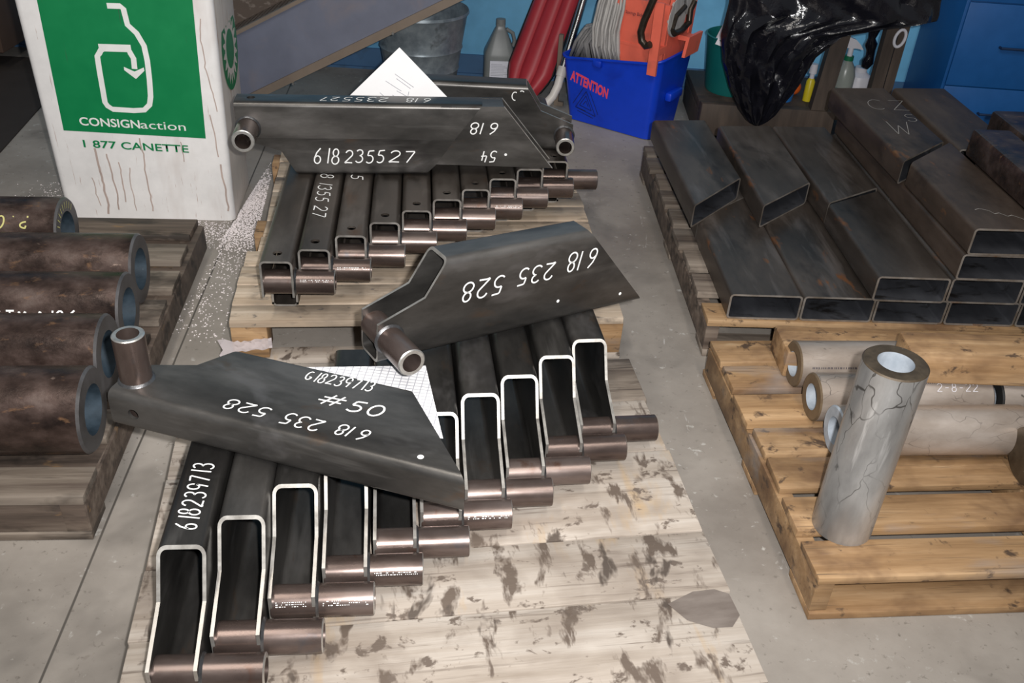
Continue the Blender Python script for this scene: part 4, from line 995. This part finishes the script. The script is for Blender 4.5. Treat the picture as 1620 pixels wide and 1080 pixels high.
# ------------------------------------------------------------------ wood rack, bag, bottles
t = thing('wooden_rack', 'rough timber rack behind the stacked tubes, a black bag hung over it', 'rack')
mb = MB(); mb.box((.775, 4.15, .03), (1.375, 4.20, .175), 'rack_wood', .003, bevel=.004); mb.build('front_rail', t)
mb = MB(); mb.box((.775, 4.205, .12), (1.60, 4.68, .16), 'rack_wood', .003, bevel=.004); mb.build('shelf_board', t)
mb = MB(); mb.box((.775, 4.205, .001), (.83, 4.68, .118), 'rack_wood', .003, bevel=.004); mb.build('side_rail', t)
mb = MB(); mb.box((.775, 4.152, .001), (.83, 4.198, .029), 'rack_wood', .003); mb.box((1.32, 4.152, .001), (1.37, 4.198, .029), 'rack_wood', .003); mb.build('foot_block', t)
def post(x, y, z0, x2, y2, z2, w, d):
    mb = MB(); A = Vector((x, y, z0)); B = Vector((x2, y2, z2))
    vs = [mb.v(P + Vector((sx_ * w / 2, sy_ * d / 2, 0))) for P in (A, B) for sx_, sy_ in ((-1, -1), (1, -1), (1, 1), (-1, 1))]
    for f in ((3, 2, 1, 0), (4, 5, 6, 7), (0, 1, 5, 4), (1, 2, 6, 5), (2, 3, 7, 6), (3, 0, 4, 7)): mb.face([vs[i] for i in f], 'rack_wood')
    return mb.build('post', t)
post(1.30, 4.18, .177, 1.345, 4.20, .80, .075, .05)
post(1.545, 4.235, .162, 1.55, 4.235, .80, .05, .05); post(1.603, 4.26, .001, 1.61, 4.26, .80, .04, .05)
mb = MB(); mb.box((.86, 4.225, .63), (1.72, 4.262, .70), 'rack_wood', .003, bevel=.004); mb.build('top_rail', t)
# garbage bag draped over the top rail
outline_l = [(.70, .790), (.638, .797), (.508, .786), (.40, .812), (.295, .858), (.20, .915), (.145, .965), (.128, 1.005)]
outline_r = [(.70, 1.65), (.638, 1.66), (.615, 1.655), (.585, 1.48), (.545, 1.30), (.44, 1.20), (.315, 1.155), (.183, 1.085), (.145, 1.05), (.128, 1.02)]
def interp(tab, z):
    for (z0, x0), (z1, x1) in zip(tab, tab[1:]):
        if z <= z0 and z >= z1: return x0 + (x1 - x0) * (z0 - z) / (z0 - z1)
    return tab[0][1] if z > tab[0][0] else tab[-1][1]
mb = MB(); nz, na = 56, 72; rings = []
rr = random.Random(3); ph = [rr.uniform(0, 6) for _ in range(8)]
for j in range(nz + 1):
    z = .80 - (.80 - .128) * j / nz; xl, xr = interp(outline_l, min(z, .70)), interp(outline_r, min(z, .70)); w = (xr - xl) / 2; cxm = (xr + xl) / 2
    dep = min(.075, .25 * w + .006); R = []
    yc = 4.05
    for i in range(na):
        a = 2 * PI * i / na; x = cxm + w * math.cos(a)
        fold = .016 * math.sin(11 * a + ph[0] + 5 * z) + .011 * math.sin(23 * a + ph[1] - 9 * z) + .008 * math.sin(31 * z + 5 * a + ph[2]) + .006 * math.sin(60 * z + 17 * a)
        R.append(mb.v((x, yc + dep * math.sin(a) + fold * min(1, w / .12) * abs(math.sin(a)), z)))
    rings.append(R)
for A, B in zip(rings, rings[1:]):
    for i in range(na): mb.face([A[i], A[(i + 1) % na], B[(i + 1) % na], B[i]], 'bin_bag')
mb.face(rings[0][::-1], 'bin_bag'); mb.face(rings[-1], 'bin_bag'); o = mb.build('garbage_bag', sharp=60); tag(o, 'shiny black garbage bag hanging from the timber rack', 'bag')
mb = MB(); pts = [(1.50 + .006 * math.sin(k), 4.29, .60 - k * .026) for k in range(11)]; mb.tube(pts, [.022 + .006 * math.sin(2.3 * k) for k in range(11)], 'bin_bag', 9); tag(mb.build('bag_strip', sharp=50), 'twisted strip of black plastic hanging between the rack posts', 'bag')
mb = MB(); pts = [Vector((1.585 + .022 * math.cos(a) * 1.0, 4.205, .500 + .036 * math.sin(a) + .3 * .022 * math.cos(a))) for a in [2 * PI * k / 20 for k in range(21)]]; mb.tube(pts, .0065, 'white_plastic', 8); tag(mb.build('cord_loop'), 'small white cord loop hanging on the rack post by the cabinet', 'cord')
def bottle(label, cat, mw, parts, name='spray_bottle'):
    t = thing(name, label, cat, mw)
    for nm, prof, mat in parts: m = MB(); m.lathe(prof, (0, 0, 0), (0, 0, 1), mat, 24); m.build(nm, t)
    return t
t = bottle('clear spray bottle with white trigger and green collar on the rack behind the leaning post', 'bottle', place(1.44, 4.36, .161), [
    ('liquid_body', [(0, .0001), (.002, .045), (.07, .047)], 'bottle_liquid'), ('bottle_body', [(.07, .047), (.12, .047), (.145, .040), (.16, .036), (.18, .022), (.19, .018), (.19, .0001)], 'bottle_clear'),
    ('collar', [(.188, .0001), (.188, .021), (.208, .021), (.208, .0001)], 'green_cap'), ('neck', [(.207, .0001), (.207, .012), (.245, .012), (.245, .0001)], 'white_plastic')])
mb = MB(); mb.prism([(-.03, .245), (.022, .245), (.052, .240), (.035, .262), (.01, .283), (-.02, .292), (-.03, .285)], lambda u, v, d: Vector((u, d, v)), -.014, .014, 'white_plastic'); mb.build('trigger_head', t)
bottle('white round-shouldered bottle on the rack between the posts, above the tube stack', 'bottle', place(1.535, 4.44, .161), [('bottle_body', [(0, .0001), (0, .055), (.08, .056), (.10, .050), (.115, .030), (.118, .026)], 'white_plastic'), ('cap', [(.117, .0001), (.117, .028), (.138, .027), (.138, .0001)], 'white_plastic')], 'plastic_bottle')
bottle('slim yellow bottle with a white cap on the rack, left of the leaning post', 'bottle', place(1.285, 4.33, .161), [('bottle_body', [(0, .0001), (0, .020), (.09, .020), (.105, .012)], 'yellow_plastic'), ('neck', [(.104, .0001), (.104, .011), (.125, .010), (.125, .0001)], 'white_plastic'), ('cap', [(.128, .0001), (.128, .018), (.17, .016), (.17, .0001)], 'white_plastic')], 'plastic_bottle')
mb = MB(); mb.lathe([(-.035, .0001)] + [(-.035 * math.cos(a), .035 * math.sin(a)) for a in [PI * k / 12 for k in range(1, 12)]] + [(.035, .0001)], (1.232, 4.40, .197), (0, 0, 1), 'orange_plastic', 24); tag(mb.build('orange_ball'), 'orange round cap on the rack beside the yellow bottle', 'cap')
bottle('dark bottle with a red nozzle on the rack, behind the clear spray bottle', 'bottle', place(1.485, 4.50, .161), [('bottle_body', [(0, .0001), (0, .038), (.10, .038), (.14, .015), (.15, .015)], 'black_trim'), ('nozzle', [(.149, .0001), (.149, .012), (.185, .009), (.185, .0001)], 'red_plastic')], 'plastic_bottle')
t = thing('blue_tub', 'small blue tub on the rack just right of the black bag tip', 'tub', place(1.165, 4.33, .161))
mb = MB(); mb.lathe([(0, .0001), (0, .05), (.10, .062), (.10, .057), (.01, .045), (.01, .0001)], (0, 0, 0), (0, 0, 1), 'blue_plastic', 28); mb.build('tub_body', t)
t = thing('teal_bucket', 'teal plastic bucket on the rack between mop bucket and black bag', 'bucket', place(.945, 4.42, .161))
mb = MB(); mb.lathe([(0, .0001), (0, .115), (.01, .12), (.24, .145), (.252, .152), (.255, .145), (.24, .138), (.01, .11), (.01, .0001)], (0, 0, 0), (0, 0, 1), 'teal_plastic', 40); mb.build('bucket_body', t)
mb = MB(); R = []
for k in range(12): R.append((.06 * math.cos(k * PI / 6) * (1 + .3 * math.sin(3 * k)), .05 * math.sin(k * PI / 6) * (1 + .2 * math.cos(2 * k))))
c0 = mb.v((0, 0, .09)); lo = [mb.v((x, y, 0 + .01 * (i % 2))) for i, (x, y) in enumerate(R)]; md = [mb.v((x * .6, y * .6, .06 + .015 * ((i * 7) % 3))) for i, (x, y) in enumerate(R)]
for i in range(12): mb.face([lo[i], lo[(i + 1) % 12], md[(i + 1) % 12], md[i]], 'white_plastic'); mb.face([md[i], md[(i + 1) % 12], c0], 'white_plastic')
mb.face(lo[::-1], 'white_plastic'); o = mb.build('white_rag', sharp=20); o.matrix_world = place(.885, 4.34, .385); tag(o, 'crumpled white rag lying in the top of the teal bucket', 'rag')

# ------------------------------------------------------------------ blue cabinet
t = thing('tool_cabinet', 'blue steel drawer cabinet at the right back by the wall', 'cabinet', place(1.905, 4.40, 0, -.02))
mb = MB(); mb.box((0, 0, .0), (.72, .46, 1.15), 'locker_blue', bevel=.004); mb.build('carcass', t)
for z0, z1 in ((.02, .253), (.258, .628), (.634, 1.12)):
    mb = MB(); mb.box((.012, -.014, z0), (.708, -.0005, z1), 'locker_blue', bevel=.002); d = mb.build('drawer', t)
    mb = MB(); zc = (z0 + z1) / 2
    mb.tube([(.20, -.015, zc), (.20, -.035, zc), (.32, -.035, zc), (.32, -.015, zc)], .006, 'locker_seam', 8); h = mb.build('handle', d)
mb = MB(); mb.box((0, 0, 0), (.09, .09, .11), 'black_trim', bevel=.01); o = mb.build('black_box'); o.matrix_world = place(2.20, 4.0, .001, 0); tag(o, 'small black box on the floor in front of the blue cabinet', 'box')
# left background: brown cabinet and dark mat
t = thing('brown_cabinet', 'dark brown wooden cabinet against the wall in the top left corner', 'cabinet', place(-3.6, 4.45, 0))
mb = MB(); mb.box((0, 0, .10), (1.10, .40, 1.1), 'cabinet_brown', bevel=.004); mb.build('carcass', t)
mb = MB(); mb.box((.02, .05, .0), (.06, .36, .099), 'cabinet_brown'); mb.build('leg', t); mb = MB(); mb.box((.25, .05, .0), (.29, .36, .099), 'cabinet_brown'); mb.build('leg', t)
mb = MB(); mb.prism([(-3.2, 2.6), (-2.07, 2.9), (-2.10, 3.55), (-2.17, 4.09), (-2.3, 4.70), (-3.2, 4.66)], lambda u, v, d: Vector((u, v, d)), .0005, .007, 'rubber_mat'); tag(mb.build('floor_mat'), 'dark brown rubber mat on the floor left of the white bin', 'mat')
# torn stretch film on the pine pallet corner
mb = MB(); rows_ = []
for j in range(5):
    row = []
    for i in range(14):
        a = i / 13; p = Vector((-.008 + .122 * a, -.006 - .004 * random.random(), .045 + .034 * j / 4 + .007 * random.random() + .012 * a)) if a > .12 else Vector((-.035 + .025 * random.random(), -.006 - .02 * random.random(), .03 + .07 * j / 4))
        row.append(mb.v(p))
    rows_.append(row)
for j in range(4):
    for i in range(13): mb.face([rows_[j][i], rows_[j][i + 1], rows_[j + 1][i + 1], rows_[j + 1][i]], 'wrap_film')
o = mb.build('stretch_film', sharp=10); o.matrix_world = UP; tag(o, 'torn clear stretch film around the near-left corner of the pine pallet', 'plastic film')
